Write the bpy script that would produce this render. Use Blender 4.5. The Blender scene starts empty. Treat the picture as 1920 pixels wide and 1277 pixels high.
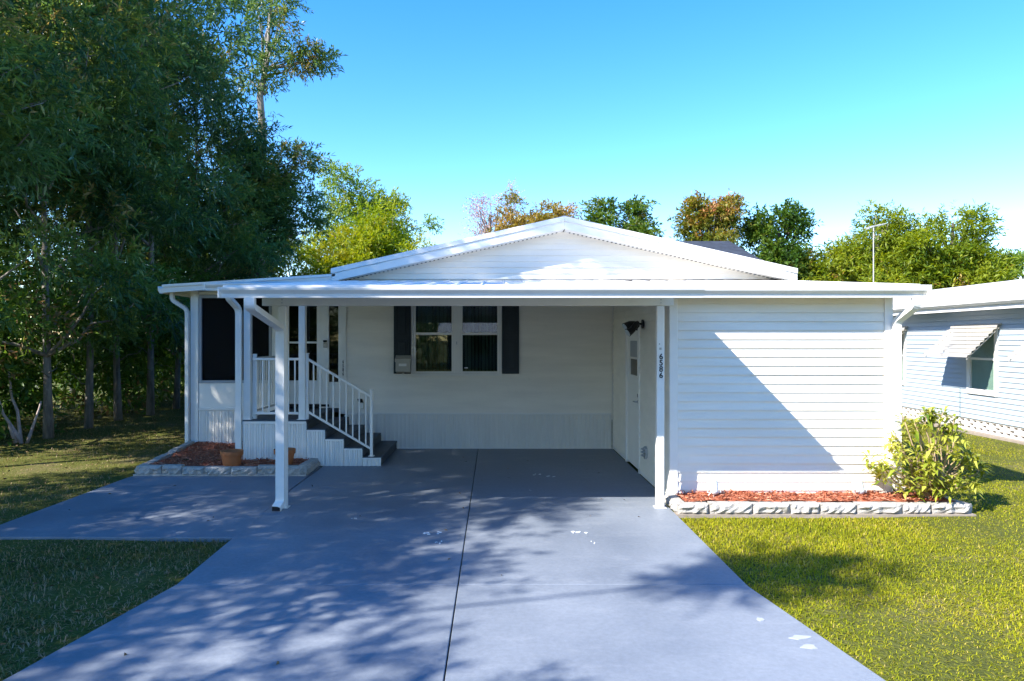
import bpy, bmesh, math, random
import numpy as np
from mathutils import Vector, Matrix

random.seed(7)
RNG = np.random.default_rng(11)
SC = bpy.context.scene
COL = SC.collection

# ------------------------------------------------------------------ camera
CAM_H = 1.9
cd = bpy.data.cameras.new("camera")
cam = bpy.data.objects.new("camera", cd)
COL.objects.link(cam)
cam.location = (0, 0, CAM_H)
cam.rotation_euler = (math.radians(90), 0, 0)
cd.sensor_width = 36.0
cd.sensor_fit = 'HORIZONTAL'
cd.lens = 25.0
cd.shift_x = 0.0172
cd.shift_y = -0.0018
cd.clip_start = 0.05
cd.clip_end = 2000
SC.camera = cam

# ------------------------------------------------------------------ sky + sun
SUN_DIR = Vector((1.018, 0.706, -1.0)).normalized()      # direction the light travels
world = bpy.data.worlds.new("World")
SC.world = world
world.use_nodes = True
wt = world.node_tree
bg = wt.nodes['Background']
sky = wt.nodes.new('ShaderNodeTexSky')
sky.sky_type = 'NISHITA'
sky.sun_disc = False
sky.sun_elevation = math.asin(-SUN_DIR.z)
sky.sun_rotation = math.atan2(-SUN_DIR.x, -SUN_DIR.y) % (2 * math.pi)
sky.altitude = 0
sky.air_density = 1.0
sky.dust_density = 0.1
sky.ozone_density = 2.6
hs = wt.nodes.new('ShaderNodeHueSaturation')
hs.inputs['Hue'].default_value = 0.509
hs.inputs['Saturation'].default_value = 1.38
hs.inputs['Value'].default_value = 1.0
wt.links.new(sky.outputs['Color'], hs.inputs['Color'])
wt.links.new(hs.outputs['Color'], bg.inputs['Color'])
bg.inputs['Strength'].default_value = 0.138

sl = bpy.data.lights.new("sun", 'SUN')
sl.energy = 4.0
sl.angle = math.radians(0.55)
sl.color = (1.0, 0.955, 0.88)
sun = bpy.data.objects.new("sun", sl)
sun.rotation_euler = SUN_DIR.to_track_quat('-Z', 'Y').to_euler()
sun.location = (-30, -20, 30)
COL.objects.link(sun)

vs = SC.view_settings
vs.view_transform = 'Standard'
vs.look = 'None'
vs.exposure = 1.66
vs.gamma = 1.0
vs.use_curve_mapping = False
cy = SC.cycles
cy.max_bounces = 9
cy.diffuse_bounces = 7
cy.glossy_bounces = 3
cy.transmission_bounces = 4
cy.transparent_max_bounces = 10
cy.caustics_reflective = False
cy.caustics_refractive = False
cy.use_denoising = True
try:
    cy.denoiser = 'OPENIMAGEDENOISE'
except Exception:
    pass

# ------------------------------------------------------------------ materials
MATS = {}

def new_mat(name):
    m = bpy.data.materials.new(name)
    m.use_nodes = True
    MATS[name] = m
    nt = m.node_tree
    return m, nt, nt.nodes['Principled BSDF']

def paint(name, col, rough=0.5, var=0.06, scale=3.0, bump=0.0, bscale=60.0, stretch=(1, 1, 1), spec=0.4, dirt=0.0, dirtcol=(0.25, 0.23, 0.2)):
    """painted / plain surface with a little uneven tone, optional fine relief and blotchy dirt"""
    m, nt, p = new_mat(name)
    N, L = nt.nodes, nt.links
    tc = N.new('ShaderNodeTexCoord')
    mp = N.new('ShaderNodeMapping')
    mp.inputs['Scale'].default_value = stretch
    L.new(tc.outputs['Object'], mp.inputs['Vector'])
    no = N.new('ShaderNodeTexNoise')
    no.inputs['Scale'].default_value = scale
    no.inputs['Detail'].default_value = 6
    no.inputs['Roughness'].default_value = 0.6
    L.new(mp.outputs['Vector'], no.inputs['Vector'])
    cr = N.new('ShaderNodeValToRGB')
    cr.color_ramp.elements[0].position = 0.3
    cr.color_ramp.elements[1].position = 0.72
    cr.color_ramp.elements[0].color = (*[max(0, c * (1 - var * 1.6)) for c in col], 1)
    cr.color_ramp.elements[1].color = (*[min(0.9, c * (1 + var)) for c in col], 1)
    L.new(no.outputs['Fac'], cr.inputs['Fac'])
    out = cr.outputs['Color']
    if dirt > 0:
        n2 = N.new('ShaderNodeTexNoise')
        n2.inputs['Scale'].default_value = 9.0
        n2.inputs['Detail'].default_value = 8
        n2.inputs['Roughness'].default_value = 0.7
        L.new(tc.outputs['Object'], n2.inputs['Vector'])
        r2 = N.new('ShaderNodeValToRGB')
        r2.color_ramp.elements[0].position = 0.56
        r2.color_ramp.elements[1].position = 0.74
        r2.color_ramp.elements[0].color = (0, 0, 0, 1)
        r2.color_ramp.elements[1].color = (dirt, dirt, dirt, 1)
        L.new(n2.outputs['Fac'], r2.inputs['Fac'])
        mx = N.new('ShaderNodeMixRGB')
        mx.inputs['Color2'].default_value = (*dirtcol, 1)
        L.new(r2.outputs['Color'], mx.inputs['Fac'])
        L.new(out, mx.inputs['Color1'])
        out = mx.outputs['Color']
    L.new(out, p.inputs['Base Color'])
    p.inputs['Roughness'].default_value = rough
    p.inputs['Specular IOR Level'].default_value = spec
    if bump > 0:
        nb = N.new('ShaderNodeTexNoise')
        nb.inputs['Scale'].default_value = bscale
        nb.inputs['Detail'].default_value = 5
        L.new(mp.outputs['Vector'], nb.inputs['Vector'])
        bp = N.new('ShaderNodeBump')
        bp.inputs['Strength'].default_value = bump
        bp.inputs['Distance'].default_value = 0.01
        L.new(nb.outputs['Fac'], bp.inputs['Height'])
        L.new(bp.outputs['Normal'], p.inputs['Normal'])
    return m

def leafmat(name, cols, trans=0.35, rough=0.45, spec=0.35):
    """cols: list of (pos, rgb) over the per-leaf tint"""
    m, nt, p = new_mat(name)
    N, L = nt.nodes, nt.links
    at = N.new('ShaderNodeAttribute')
    at.attribute_name = 'tint'
    cr = N.new('ShaderNodeValToRGB')
    els = cr.color_ramp.elements
    while len(els) < len(cols):
        els.new(0.5)
    for e, (pos, c) in zip(els, cols):
        e.position = pos
        e.color = (*c, 1)
    L.new(at.outputs['Fac'], cr.inputs['Fac'])
    L.new(cr.outputs['Color'], p.inputs['Base Color'])
    p.inputs['Roughness'].default_value = rough
    p.inputs['Specular IOR Level'].default_value = spec
    tr = N.new('ShaderNodeBsdfTranslucent')
    br = N.new('ShaderNodeHueSaturation')
    br.inputs['Hue'].default_value = 0.48
    br.inputs['Saturation'].default_value = 1.1
    br.inputs['Value'].default_value = 1.3
    L.new(cr.outputs['Color'], br.inputs['Color'])
    L.new(br.outputs['Color'], tr.inputs['Color'])
    mx = N.new('ShaderNodeMixShader')
    mx.inputs['Fac'].default_value = trans
    L.new(p.outputs['BSDF'], mx.inputs[1])
    L.new(tr.outputs['BSDF'], mx.inputs[2])
    L.new(mx.outputs['Shader'], nt.nodes['Material Output'].inputs['Surface'])
    return m

def glassmat(name, tint=(0.85, 0.9, 0.88), refl=0.10):
    m, nt, p = new_mat(name)
    N, L = nt.nodes, nt.links
    t = N.new('ShaderNodeBsdfTransparent')
    t.inputs['Color'].default_value = (*tint, 1)
    g = N.new('ShaderNodeBsdfGlossy')
    g.inputs['Roughness'].default_value = 0.015
    lw = N.new('ShaderNodeLayerWeight')
    lw.inputs['Blend'].default_value = 0.5
    pw = N.new('ShaderNodeMath')
    pw.operation = 'POWER'
    pw.inputs[1].default_value = 4.5
    L.new(lw.outputs['Facing'], pw.inputs[0])
    ad = N.new('ShaderNodeMath')
    ad.operation = 'MULTIPLY_ADD'
    ad.inputs[1].default_value = 0.85
    ad.inputs[2].default_value = 0.03 + refl
    L.new(pw.outputs[0], ad.inputs[0])
    mx = N.new('ShaderNodeMixShader')
    L.new(ad.outputs[0], mx.inputs['Fac'])
    L.new(t.outputs['BSDF'], mx.inputs[1])
    L.new(g.outputs['BSDF'], mx.inputs[2])
    L.new(mx.outputs['Shader'], nt.nodes['Material Output'].inputs['Surface'])
    return m

def screenmat(name):
    m, nt, p = new_mat(name)
    N, L = nt.nodes, nt.links
    p.inputs['Base Color'].default_value = (0.006, 0.006, 0.007, 1)
    p.inputs['Roughness'].default_value = 0.75
    p.inputs['Specular IOR Level'].default_value = 0.15
    t = N.new('ShaderNodeBsdfTransparent')
    mx = N.new('ShaderNodeMixShader')
    mx.inputs['Fac'].default_value = 0.22
    L.new(p.outputs['BSDF'], mx.inputs[1])
    L.new(t.outputs['BSDF'], mx.inputs[2])
    L.new(mx.outputs['Shader'], nt.nodes['Material Output'].inputs['Surface'])
    return m

paint('vinyl', (0.84, 0.785, 0.69), 0.45, 0.05, 2.2, 0.06, 40, (0.35, 1, 3), dirt=0.12, dirtcol=(0.5, 0.48, 0.43))
paint('skirt', (0.81, 0.78, 0.72), 0.4, 0.05, 2.0, 0.03, 30, (2, 2, .5), dirt=0.10, dirtcol=(0.45, 0.44, 0.42))
paint('trim', (0.83, 0.80, 0.745), 0.38, 0.03, 3, 0.0, dirt=0.06, dirtcol=(0.5, 0.48, 0.44))
paint('metal_white', (0.81, 0.785, 0.735), 0.36, 0.04, 2.5, 0.0, dirt=0.2, dirtcol=(0.45, 0.43, 0.38))
paint('metal_grey', (0.45, 0.46, 0.47), 0.35, 0.05, 3)
paint('cream', (0.74, 0.71, 0.63), 0.5, 0.04, 2.5, dirt=0.05)
paint('roof_pan', (0.76, 0.76, 0.76), 0.45, 0.06, 1.2, dirt=0.25, dirtcol=(0.45, 0.44, 0.42))
paint('shingle_grey', (0.20, 0.20, 0.20), 0.9, 0.3, 14, 0.5, 90)
paint('shingle_dark', (0.035, 0.042, 0.055), 0.85, 0.3, 4, 0.4, 30, dirt=.3, dirtcol=(.09, .1, .11))
paint('shingle_pale', (0.62, 0.60, 0.57), 0.85, 0.14, 5, 0.4, 40, dirt=0.3, dirtcol=(0.42, 0.40, 0.37))
paint('shutter', (0.012, 0.021, 0.024), 0.5, 0.1, 5, 0.1, 60)
paint('step_paint', (0.060, 0.072, 0.088), 0.55, 0.18, 6, 0.2, 50, dirt=0.25, dirtcol=(0.16, 0.17, 0.17))
paint('soil', (0.06, 0.045, 0.03), 0.95, 0.3, 6, 0.6, 30)
paint('black', (0.010, 0.010, 0.011), 0.4, 0.1, 5)
paint('grey_frame', (0.33, 0.35, 0.38), 0.4, 0.05, 4)
paint('chrome', (0.42, 0.42, 0.41), 0.25, 0.05, 4)
paint('beige_metal', (0.47, 0.44, 0.37), 0.4, 0.05, 4)
paint('terracotta', (0.42, 0.135, 0.045), 0.7, 0.14, 7, 0.15, 60, dirt=0.2, dirtcol=(0.5, 0.32, 0.22))
paint('stone_white', (0.44, 0.41, 0.37), 0.85, 0.22, 9, 0.8, 38, dirt=0.9, dirtcol=(0.13, 0.115, 0.09))
paint('mulch', (0.36, 0.085, 0.04), 0.9, 0.35, 9, 0.8, 40)
paint('plastic_pale', (0.55, 0.6, 0.62), 0.35, 0.05, 6)
paint('bark', (0.24, 0.215, 0.185), 0.9, 0.35, 5, 0.9, 22, (3, 3, 0.5), dirt=0.7, dirtcol=(0.40, 0.39, 0.36))
paint('bark_dark', (0.07, 0.058, 0.045), 0.9, 0.35, 5, 0.9, 22, (3, 3, .5))
paint('twig_tan', (0.36, 0.26, 0.15), 0.85, 0.25, 8, 0.3, 30)
paint('twig_pale', (0.45, 0.36, 0.33), 0.85, 0.25, 8)
paint('vinyl_blue', (0.39, 0.455, 0.505), 0.45, 0.04, 2.2, 0.05, 40, (1, .35, 3))
paint('awning', (0.42, 0.39, 0.34), 0.45, 0.06, 3)
paint('block_pale', (0.66, 0.62, 0.57), 0.85, 0.10, 8, 0.4, 50, dirt=0.3, dirtcol=(0.42, 0.32, 0.25))
paint('concrete', (0.30, 0.25, 0.20), 0.9, 0.12, 6, 0.3, 40)
paint('asphalt', (0.055, 0.055, 0.056), 0.9, 0.2, 12, 0.5, 90)
paint('room', (0.30, 0.29, 0.27), 0.8, 0.05, 2)
paint('blind', (0.55, 0.60, 0.56), 0.6, 0.08, 4)
paint('blind_pale', (0.52, 0.56, 0.53), 0.6, 0.08, 4)
paint('white_mark', (0.78, 0.80, 0.82), 0.6, 0.1, 30)
paint('grey_mark', (0.36, 0.38, 0.41), 0.6, 0.08, 20)
paint('tan_wall', (0.07, 0.085, 0.075), 0.7, 0.06, 3)
glassmat('glass', (0.55, 0.63, 0.59), 0.02)
glassmat('glass_dark', (0.12, 0.13, 0.12), 0.015)
glassmat('glass_green', (0.78, 0.86, 0.82), 0.03)
screenmat('screen')

def drive_mat():
    m, nt, p = new_mat('drive_paint')
    N, L = nt.nodes, nt.links
    ge = N.new('ShaderNodeNewGeometry')
    def noise(scale, detail=6, rough=0.6, st=None):
        n = N.new('ShaderNodeTexNoise')
        n.inputs['Scale'].default_value = scale
        n.inputs['Detail'].default_value = detail
        n.inputs['Roughness'].default_value = rough
        if st:
            mp = N.new('ShaderNodeMapping')
            mp.inputs['Scale'].default_value = st
            L.new(ge.outputs['Position'], mp.inputs['Vector'])
            L.new(mp.outputs['Vector'], n.inputs['Vector'])
        else:
            L.new(ge.outputs['Position'], n.inputs['Vector'])
        return n
    def ramp(src, p0, c0, p1, c1):
        r = N.new('ShaderNodeValToRGB')
        r.color_ramp.elements[0].position = p0
        r.color_ramp.elements[1].position = p1
        r.color_ramp.elements[0].color = (*c0, 1)
        r.color_ramp.elements[1].color = (*c1, 1)
        L.new(src.outputs['Fac'], r.inputs['Fac'])
        return r
    n1 = noise(0.7, 7, 0.62, (1, 0.8, 1))
    r1 = ramp(n1, 0.30, (0.15, 0.175, 0.215), 0.72, (0.25, 0.275, 0.312))
    n2 = noise(26, 5, 0.7)
    r2 = ramp(n2, 0.3, (0.86, 0.86, 0.86), 0.7, (1.08, 1.08, 1.08))
    mu = N.new('ShaderNodeMixRGB')
    mu.blend_type = 'MULTIPLY'
    mu.inputs['Fac'].default_value = 1
    L.new(r1.outputs['Color'], mu.inputs['Color1'])
    L.new(r2.outputs['Color'], mu.inputs['Color2'])
    # worn, paler scuffs
    n3 = noise(2.4, 9, 0.75, (0.7, 1.6, 1))
    r3 = ramp(n3, 0.54, (0, 0, 0), 0.78, (0.42, 0.42, 0.42))
    mx = N.new('ShaderNodeMixRGB')
    mx.inputs['Color2'].default_value = (0.37, 0.385, 0.41, 1)
    L.new(r3.outputs['Color'], mx.inputs['Fac'])
    L.new(mu.outputs['Color'], mx.inputs['Color1'])
    # dark specks and stains
    n4 = noise(11, 4, 0.8)
    r4 = ramp(n4, 0.68, (0, 0, 0), 0.80, (0.5, 0.5, 0.5))
    m4 = N.new('ShaderNodeMixRGB')
    m4.inputs['Color2'].default_value = (0.07, 0.075, 0.085, 1)
    L.new(r4.outputs['Color'], m4.inputs['Fac'])
    L.new(mx.outputs['Color'], m4.inputs['Color1'])
    L.new(m4.outputs['Color'], p.inputs['Base Color'])
    rr = ramp(n1, 0.3, (0.42, 0.42, 0.42), 0.7, (0.62, 0.62, 0.62))
    L.new(rr.outputs['Color'], p.inputs['Roughness'])
    p.inputs['Specular IOR Level'].default_value = 0.4
    b = N.new('ShaderNodeBump')
    b.inputs['Strength'].default_value = 0.25
    b.inputs['Distance'].default_value = 0.006
    nb = noise(70, 4, 0.6)
    L.new(nb.outputs['Fac'], b.inputs['Height'])
    L.new(b.outputs['Normal'], p.inputs['Normal'])
drive_mat()

def ground_mat():
    m, nt, p = new_mat('ground')
    N, L = nt.nodes, nt.links
    ge = N.new('ShaderNodeNewGeometry')
    n1 = N.new('ShaderNodeTexNoise')
    n1.inputs['Scale'].default_value = 0.9
    n1.inputs['Detail'].default_value = 8
    n1.inputs['Roughness'].default_value = 0.68
    L.new(ge.outputs['Position'], n1.inputs['Vector'])
    r1 = N.new('ShaderNodeValToRGB')
    e = r1.color_ramp.elements
    e[0].position = 0.30
    e[0].color = (0.075, 0.085, 0.018, 1)
    e[1].position = 0.75
    e[1].color = (0.20, 0.155, 0.085, 1)
    k = e.new(0.52)
    k.color = (0.11, 0.115, 0.025, 1)
    L.new(n1.outputs['Fac'], r1.inputs['Fac'])
    n2 = N.new('ShaderNodeTexNoise')
    n2.inputs['Scale'].default_value = 38
    n2.inputs['Detail'].default_value = 5
    L.new(ge.outputs['Position'], n2.inputs['Vector'])
    r2 = N.new('ShaderNodeValToRGB')
    r2.color_ramp.elements[0].position = 0.3
    r2.color_ramp.elements[0].color = (0.55, 0.55, 0.55, 1)
    r2.color_ramp.elements[1].position = 0.7
    r2.color_ramp.elements[1].color = (1.25, 1.25, 1.25, 1)
    L.new(n2.outputs['Fac'], r2.inputs['Fac'])
    mu = N.new('ShaderNodeMixRGB')
    mu.blend_type = 'MULTIPLY'
    mu.inputs['Fac'].default_value = 1
    L.new(r1.outputs['Color'], mu.inputs['Color1'])
    L.new(r2.outputs['Color'], mu.inputs['Color2'])
    L.new(mu.outputs['Color'], p.inputs['Base Color'])
    p.inputs['Roughness'].default_value = 0.95
    p.inputs['Specular IOR Level'].default_value = 0.1
    b = N.new('ShaderNodeBump')
    b.inputs['Strength'].default_value = 0.8
    b.inputs['Distance'].default_value = 0.03
    L.new(n2.outputs['Fac'], b.inputs['Height'])
    L.new(b.outputs['Normal'], p.inputs['Normal'])
ground_mat()

leafmat('leaf_row', [(0.0, (0.045, 0.105, 0.040)), (0.4, (0.09, 0.18, 0.052)), (0.75, (0.15, 0.23, 0.045)), (0.95, (0.25, 0.26, 0.06)), (1.0, (0.31, 0.24, 0.08))], 0.5, 0.34, 0.5)
leafmat('leaf_under', [(0.0, (0.045, 0.11, 0.02)), (0.6, (0.11, 0.21, 0.03)), (0.92, (0.10, 0.17, 0.03)), (1.0, (0.25, 0.17, 0.07))], 0.4)
leafmat('leaf_yellow', [(0.0, (0.14, 0.23, 0.02)), (0.5, (0.26, 0.34, 0.025)), (1.0, (0.42, 0.40, 0.04))], 0.48)
leafmat('leaf_pine', [(0.0, (0.12, 0.22, 0.03)), (0.6, (0.21, 0.31, 0.04)), (1.0, (0.32, 0.34, 0.06))], 0.45)
leafmat('leaf_gold', [(0.0, (0.19, 0.19, 0.02)), (0.5, (0.30, 0.24, 0.035)), (1.0, (0.44, 0.28, 0.09))], 0.42)
leafmat('leaf_pink', [(0.0, (0.42, 0.27, 0.22)), (1.0, (0.58, 0.42, 0.36))], 0.3)
leafmat('leaf_orange', [(0.0, (0.08, 0.12, 0.012)), (0.5, (0.19, 0.20, 0.025)), (0.8, (0.33, 0.22, 0.04)), (1.0, (0.48, 0.23, 0.09))], 0.4)
leafmat('leaf_dark', [(0.0, (0.035, 0.09, 0.012)), (0.5, (0.08, 0.155, 0.018)), (0.9, (0.17, 0.22, 0.03)), (1.0, (0.28, 0.2, 0.05))], 0.42)
leafmat('leaf_mixed', [(0.0, (0.10, 0.17, 0.015)), (0.5, (0.23, 0.285, 0.022)), (0.93, (0.33, 0.36, 0.03)), (1.0, (0.40, 0.26, 0.07))], 0.48)
leafmat('leaf_shrub', [(0.0, (0.09, 0.16, 0.015)), (0.35, (0.28, 0.32, 0.03)), (1.0, (0.52, 0.50, 0.10))], 0.35, 0.35)
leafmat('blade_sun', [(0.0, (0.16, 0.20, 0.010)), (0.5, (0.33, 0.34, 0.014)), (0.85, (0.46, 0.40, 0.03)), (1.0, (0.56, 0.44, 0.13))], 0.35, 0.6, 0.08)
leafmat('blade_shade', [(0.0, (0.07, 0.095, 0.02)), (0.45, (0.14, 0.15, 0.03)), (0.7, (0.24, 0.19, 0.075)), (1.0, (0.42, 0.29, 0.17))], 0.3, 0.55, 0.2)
leafmat('chip', [(0.0, (0.22, 0.055, 0.025)), (0.5, (0.41, 0.135, 0.07)), (1.0, (0.58, 0.27, 0.17))], 0.0, 0.85, 0.2)
leafmat('litter', [(0.0, (0.04, 0.025, 0.015)), (0.6, (0.14, 0.075, 0.03)), (1.0, (0.30, 0.19, 0.09))], 0.1, 0.7)

# ------------------------------------------------------------------ object helpers
def M(name):
    return MATS[name]

def link(name, me, parent=None):
    o = bpy.data.objects.new(name, me)
    COL.objects.link(o)
    if parent is not None:
        o.parent = parent
        if parent.type == 'EMPTY':
            o.matrix_parent_inverse = Matrix.Translation(-parent.location)
    return o

def tag(o, label=None, cat=None, group=None, kind=None):
    if label: o['label'] = label
    if cat: o['category'] = cat
    if group: o['group'] = group
    if kind: o['kind'] = kind
    return o

def thing(name, label, cat, loc=(0, 0, 0), group=None):
    o = bpy.data.objects.new(name, None)
    o.empty_display_size = 0.2
    COL.objects.link(o)
    o.location = loc
    return tag(o, label, cat, group)

class MB:
    """collects vertices and faces in world space, built as one mesh"""
    def __init__(s):
        s.v = []
        s.f = []
    def add(s, vs, fs):
        b = len(s.v)
        s.v += [tuple(x) for x in vs]
        s.f += [tuple(i + b for i in f) for f in fs]
        return s
    def box(s, x0, x1, y0, y1, z0, z1):
        return s.add([(x0, y0, z0), (x1, y0, z0), (x1, y1, z0), (x0, y1, z0), (x0, y0, z1), (x1, y0, z1), (x1, y1, z1), (x0, y1, z1)],
                     [(0, 3, 2, 1), (4, 5, 6, 7), (0, 1, 5, 4), (1, 2, 6, 5), (2, 3, 7, 6), (3, 0, 4, 7)])
    def hexa(s, p):
        """8 corners: bottom ring 0-3 (ccw from above), top ring 4-7"""
        return s.add(p, [(0, 3, 2, 1), (4, 5, 6, 7), (0, 1, 5, 4), (1, 2, 6, 5), (2, 3, 7, 6), (3, 0, 4, 7)])
    def prism_x(s, prof, x0, x1):
        """prof: closed (y,z) polygon, extruded along x"""
        n = len(prof)
        vs = [(x0, y, z) for y, z in prof] + [(x1, y, z) for y, z in prof]
        fs = [(i, (i + 1) % n, n + (i + 1) % n, n + i) for i in range(n)]
        fs += [tuple(range(n - 1, -1, -1)), tuple(range(n, 2 * n))]
        return s.add(vs, fs)
    def prism_y(s, prof, y0, y1):
        n = len(prof)
        vs = [(x, y0, z) for x, z in prof] + [(x, y1, z) for x, z in prof]
        fs = [(i, n + i, n + (i + 1) % n, (i + 1) % n) for i in range(n)]
        fs += [tuple(range(n)), tuple(range(2 * n - 1, n - 1, -1))]
        return s.add(vs, fs)
    def prism_z(s, prof, z0, z1):
        n = len(prof)
        vs = [(x, y, z0) for x, y in prof] + [(x, y, z1) for x, y in prof]
        fs = [(i, (i + 1) % n, n + (i + 1) % n, n + i) for i in range(n)]
        fs += [tuple(range(n - 1, -1, -1)), tuple(range(n, 2 * n))]
        return s.add(vs, fs)
    def tube(s, path, radii, n=8, square=None, cap=True):
        """round tube, or rectangular when square=(half_w, half_h, up)"""
        P = [Vector(p) for p in path]
        if not hasattr(radii, '__len__'):
            radii = [radii] * len(P)
        rings = []
        T0 = (P[1] - P[0]).normalized()
        up = Vector(square[2]) if square else (Vector((0, 0, 1)) if abs(T0.z) < 0.9 else Vector((1, 0, 0)))
        for i, p in enumerate(P):
            t = (P[min(i + 1, len(P) - 1)] - P[max(i - 1, 0)]).normalized()
            a = t.cross(up)
            if a.length < 1e-4:
                a = t.cross(Vector((0, 1, 0.01)))
            a.normalize()
            b = a.cross(t).normalized()
            if square:
                hw, hh = square[0], square[1]
                # keep wall thickness over mitred bends
                rings.append([p + a * hw * sx + b * hh * sy for sx, sy in ((-1, -1), (1, -1), (1, 1), (-1, 1))])
            else:
                rings.append([p + (a * math.cos(k * 2 * math.pi / n) + b * math.sin(k * 2 * math.pi / n)) * radii[i] for k in range(n)])
            up = b if not square else up
        m = len(rings[0])
        vs = [v for r in rings for v in r]
        fs = []
        for i in range(len(rings) - 1):
            for k in range(m):
                a0, a1 = i * m + k, i * m + (k + 1) % m
                fs.append((a0, a1, a1 + m, a0 + m))
        if cap:
            fs.append(tuple(range(m - 1, -1, -1)))
            fs.append(tuple(range(len(vs) - m, len(vs))))
        return s.add(vs, fs)
    def lathe(s, prof, cx, cy, n=24):
        vs = []
        for r, z in prof:
            vs += [(cx + r * math.cos(2 * math.pi * k / n), cy + r * math.sin(2 * math.pi * k / n), z) for k in range(n)]
        fs = []
        for i in range(len(prof) - 1):
            for k in range(n):
                a, b = i * n + k, i * n + (k + 1) % n
                fs.append((a, b, b + n, a + n))
        return s.add(vs, fs)
    def mesh(s, name, bev=0.0, smooth=False):
        me = bpy.data.meshes.new(name)
        me.from_pydata(s.v, [], s.f)
        bm = bmesh.new()
        bm.from_mesh(me)
        bmesh.ops.recalc_face_normals(bm, faces=bm.faces)
        if bev > 0:
            bmesh.ops.bevel(bm, geom=list(bm.edges), offset=bev, segments=1, affect='EDGES', profile=0.5)
        bm.to_mesh(me)
        bm.free()
        if smooth:
            me.polygons.foreach_set('use_smooth', [True] * len(me.polygons))
        return me
    def build(s, name, mat, parent=None, bev=0.0, smooth=False):
        me = s.mesh(name, bev, smooth)
        me.materials.append(M(mat))
        return link(name, me, parent)

def box(name, x0, x1, y0, y1, z0, z1, mat, parent=None, bev=0.0):
    return MB().box(x0, x1, y0, y1, z0, z1).build(name, mat, parent, bev)

def smooth_path(pts, rad=0.06, seg=4):
    """rounds the inner corners of a polyline"""
    P = [Vector(p) for p in pts]
    out = [P[0]]
    for i in range(1, len(P) - 1):
        a, b, c = P[i - 1], P[i], P[i + 1]
        r = min(rad, (a - b).length * .45, (c - b).length * .45)
        p0 = b + (a - b).normalized() * r
        p1 = b + (c - b).normalized() * r
        for k in range(seg + 1):
            t = k / seg
            out.append(p0 * (1 - t) ** 2 + b * 2 * t * (1 - t) + p1 * t * t)
    out.append(P[-1])
    return out

def siding_front(parent, x0, x1, z0, z1, y, expo, mat, holes=(), xlim=None, phase=0.0, nm='board', lap=0.022):
    """lap boards on a wall that faces -Y; y = wall plane; holes = (hx0,hx1,hz0,hz1); xlim(z) -> (xa,xb)"""
    z = z0 - phase
    while z < z1 - 0.004:
        a, b = max(z, z0), min(z + expo, z1)
        segs = [(x0, x1)]
        for hx0, hx1, hz0, hz1 in holes:
            if a < hz1 - .002 and b > hz0 + .002:
                ns = []
                for sx0, sx1 in segs:
                    if hx0 > sx0 and hx0 < sx1: ns.append((sx0, hx0))
                    if hx1 < sx1 and hx1 > sx0: ns.append((hx1, sx1))
                    if hx0 >= sx1 or hx1 <= sx0: ns.append((sx0, sx1))
                segs = ns
        for sx0, sx1 in segs:
            j = random.uniform(-0.0012, 0.0012)
            yb, yt = y - lap + j, y - 0.004 + j * .5
            if xlim:
                la, ra = xlim(a)
                lb, rb = xlim(b)
                if ra - la < .03: continue
                if rb - lb < .005: lb = rb = (la + ra) / 2
            else:
                la = lb = sx0
                ra = rb = sx1
            m = MB()
            zb = b - 0.0015
            m.hexa([(la, yb, a), (ra, yb, a), (ra, y, a), (la, y, a), (lb, yt, zb), (rb, yt, zb), (rb, y, zb), (lb, y, zb)])
            m.build(nm, mat, parent)
        z += expo

def siding_side(parent, X, y0, y1, z0, z1, expo, mat, sgn=-1, holes=(), f=None, nm='board'):
    """lap boards on a wall plane facing -X (sgn=-1); f maps local (x,y,z) -> world"""
    z = z0
    while z < z1 - 0.004:
        a, b = z, min(z + expo, z1)
        segs = [(y0, y1)]
        for hy0, hy1, hz0, hz1 in holes:
            if a < hz1 - .002 and b > hz0 + .002:
                ns = []
                for s0, s1 in segs:
                    if hy0 > s0 and hy0 < s1: ns.append((s0, hy0))
                    if hy1 < s1 and hy1 > s0: ns.append((hy1, s1))
                    if hy0 >= s1 or hy1 <= s0: ns.append((s0, s1))
                segs = ns
        for s0, s1 in segs:
            xb, xt = X + sgn * 0.020, X + sgn * 0.004
            zb = b - 0.0015
            pts = [(xb, s1, a), (xb, s0, a), (X, s0, a), (X, s1, a), (xt, s1, zb), (xt, s0, zb), (X, s0, zb), (X, s1, zb)]
            if f: pts = [f(p) for p in pts]
            MB().hexa(pts).build(nm, mat, parent)
        z += expo

def ribbed_panel(parent, x0, x1, z0, z1, y, mat='skirt', rib=0.075, nm='panel', z1b=None):
    """vertical ribbed skirting sheet facing -Y; one piece"""
    prof = []
    n = max(1, round((x1 - x0) / rib))
    w = (x1 - x0) / n
    prof.append((x0, y - 0.004))
    for i in range(n):
        a = x0 + i * w
        prof += [(a + .10 * w, y - 0.004), (a + .16 * w, y - 0.022), (a + .52 * w, y - 0.022), (a + .58 * w, y - 0.013), (a + .88 * w, y - 0.013), (a + .94 * w, y - 0.004)]
    prof.append((x1, y - 0.004))
    prof = prof + [(x1, y + .004), (x0, y + .004)]
    k = len(prof)
    vs = [(px, py, z0) for px, py in prof] + [(px, py, z1) for px, py in prof]
    fs = [(i, (i + 1) % k, k + (i + 1) % k, k + i) for i in range(k)]
    return MB().add(vs, fs).build(nm, mat, parent)

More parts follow.
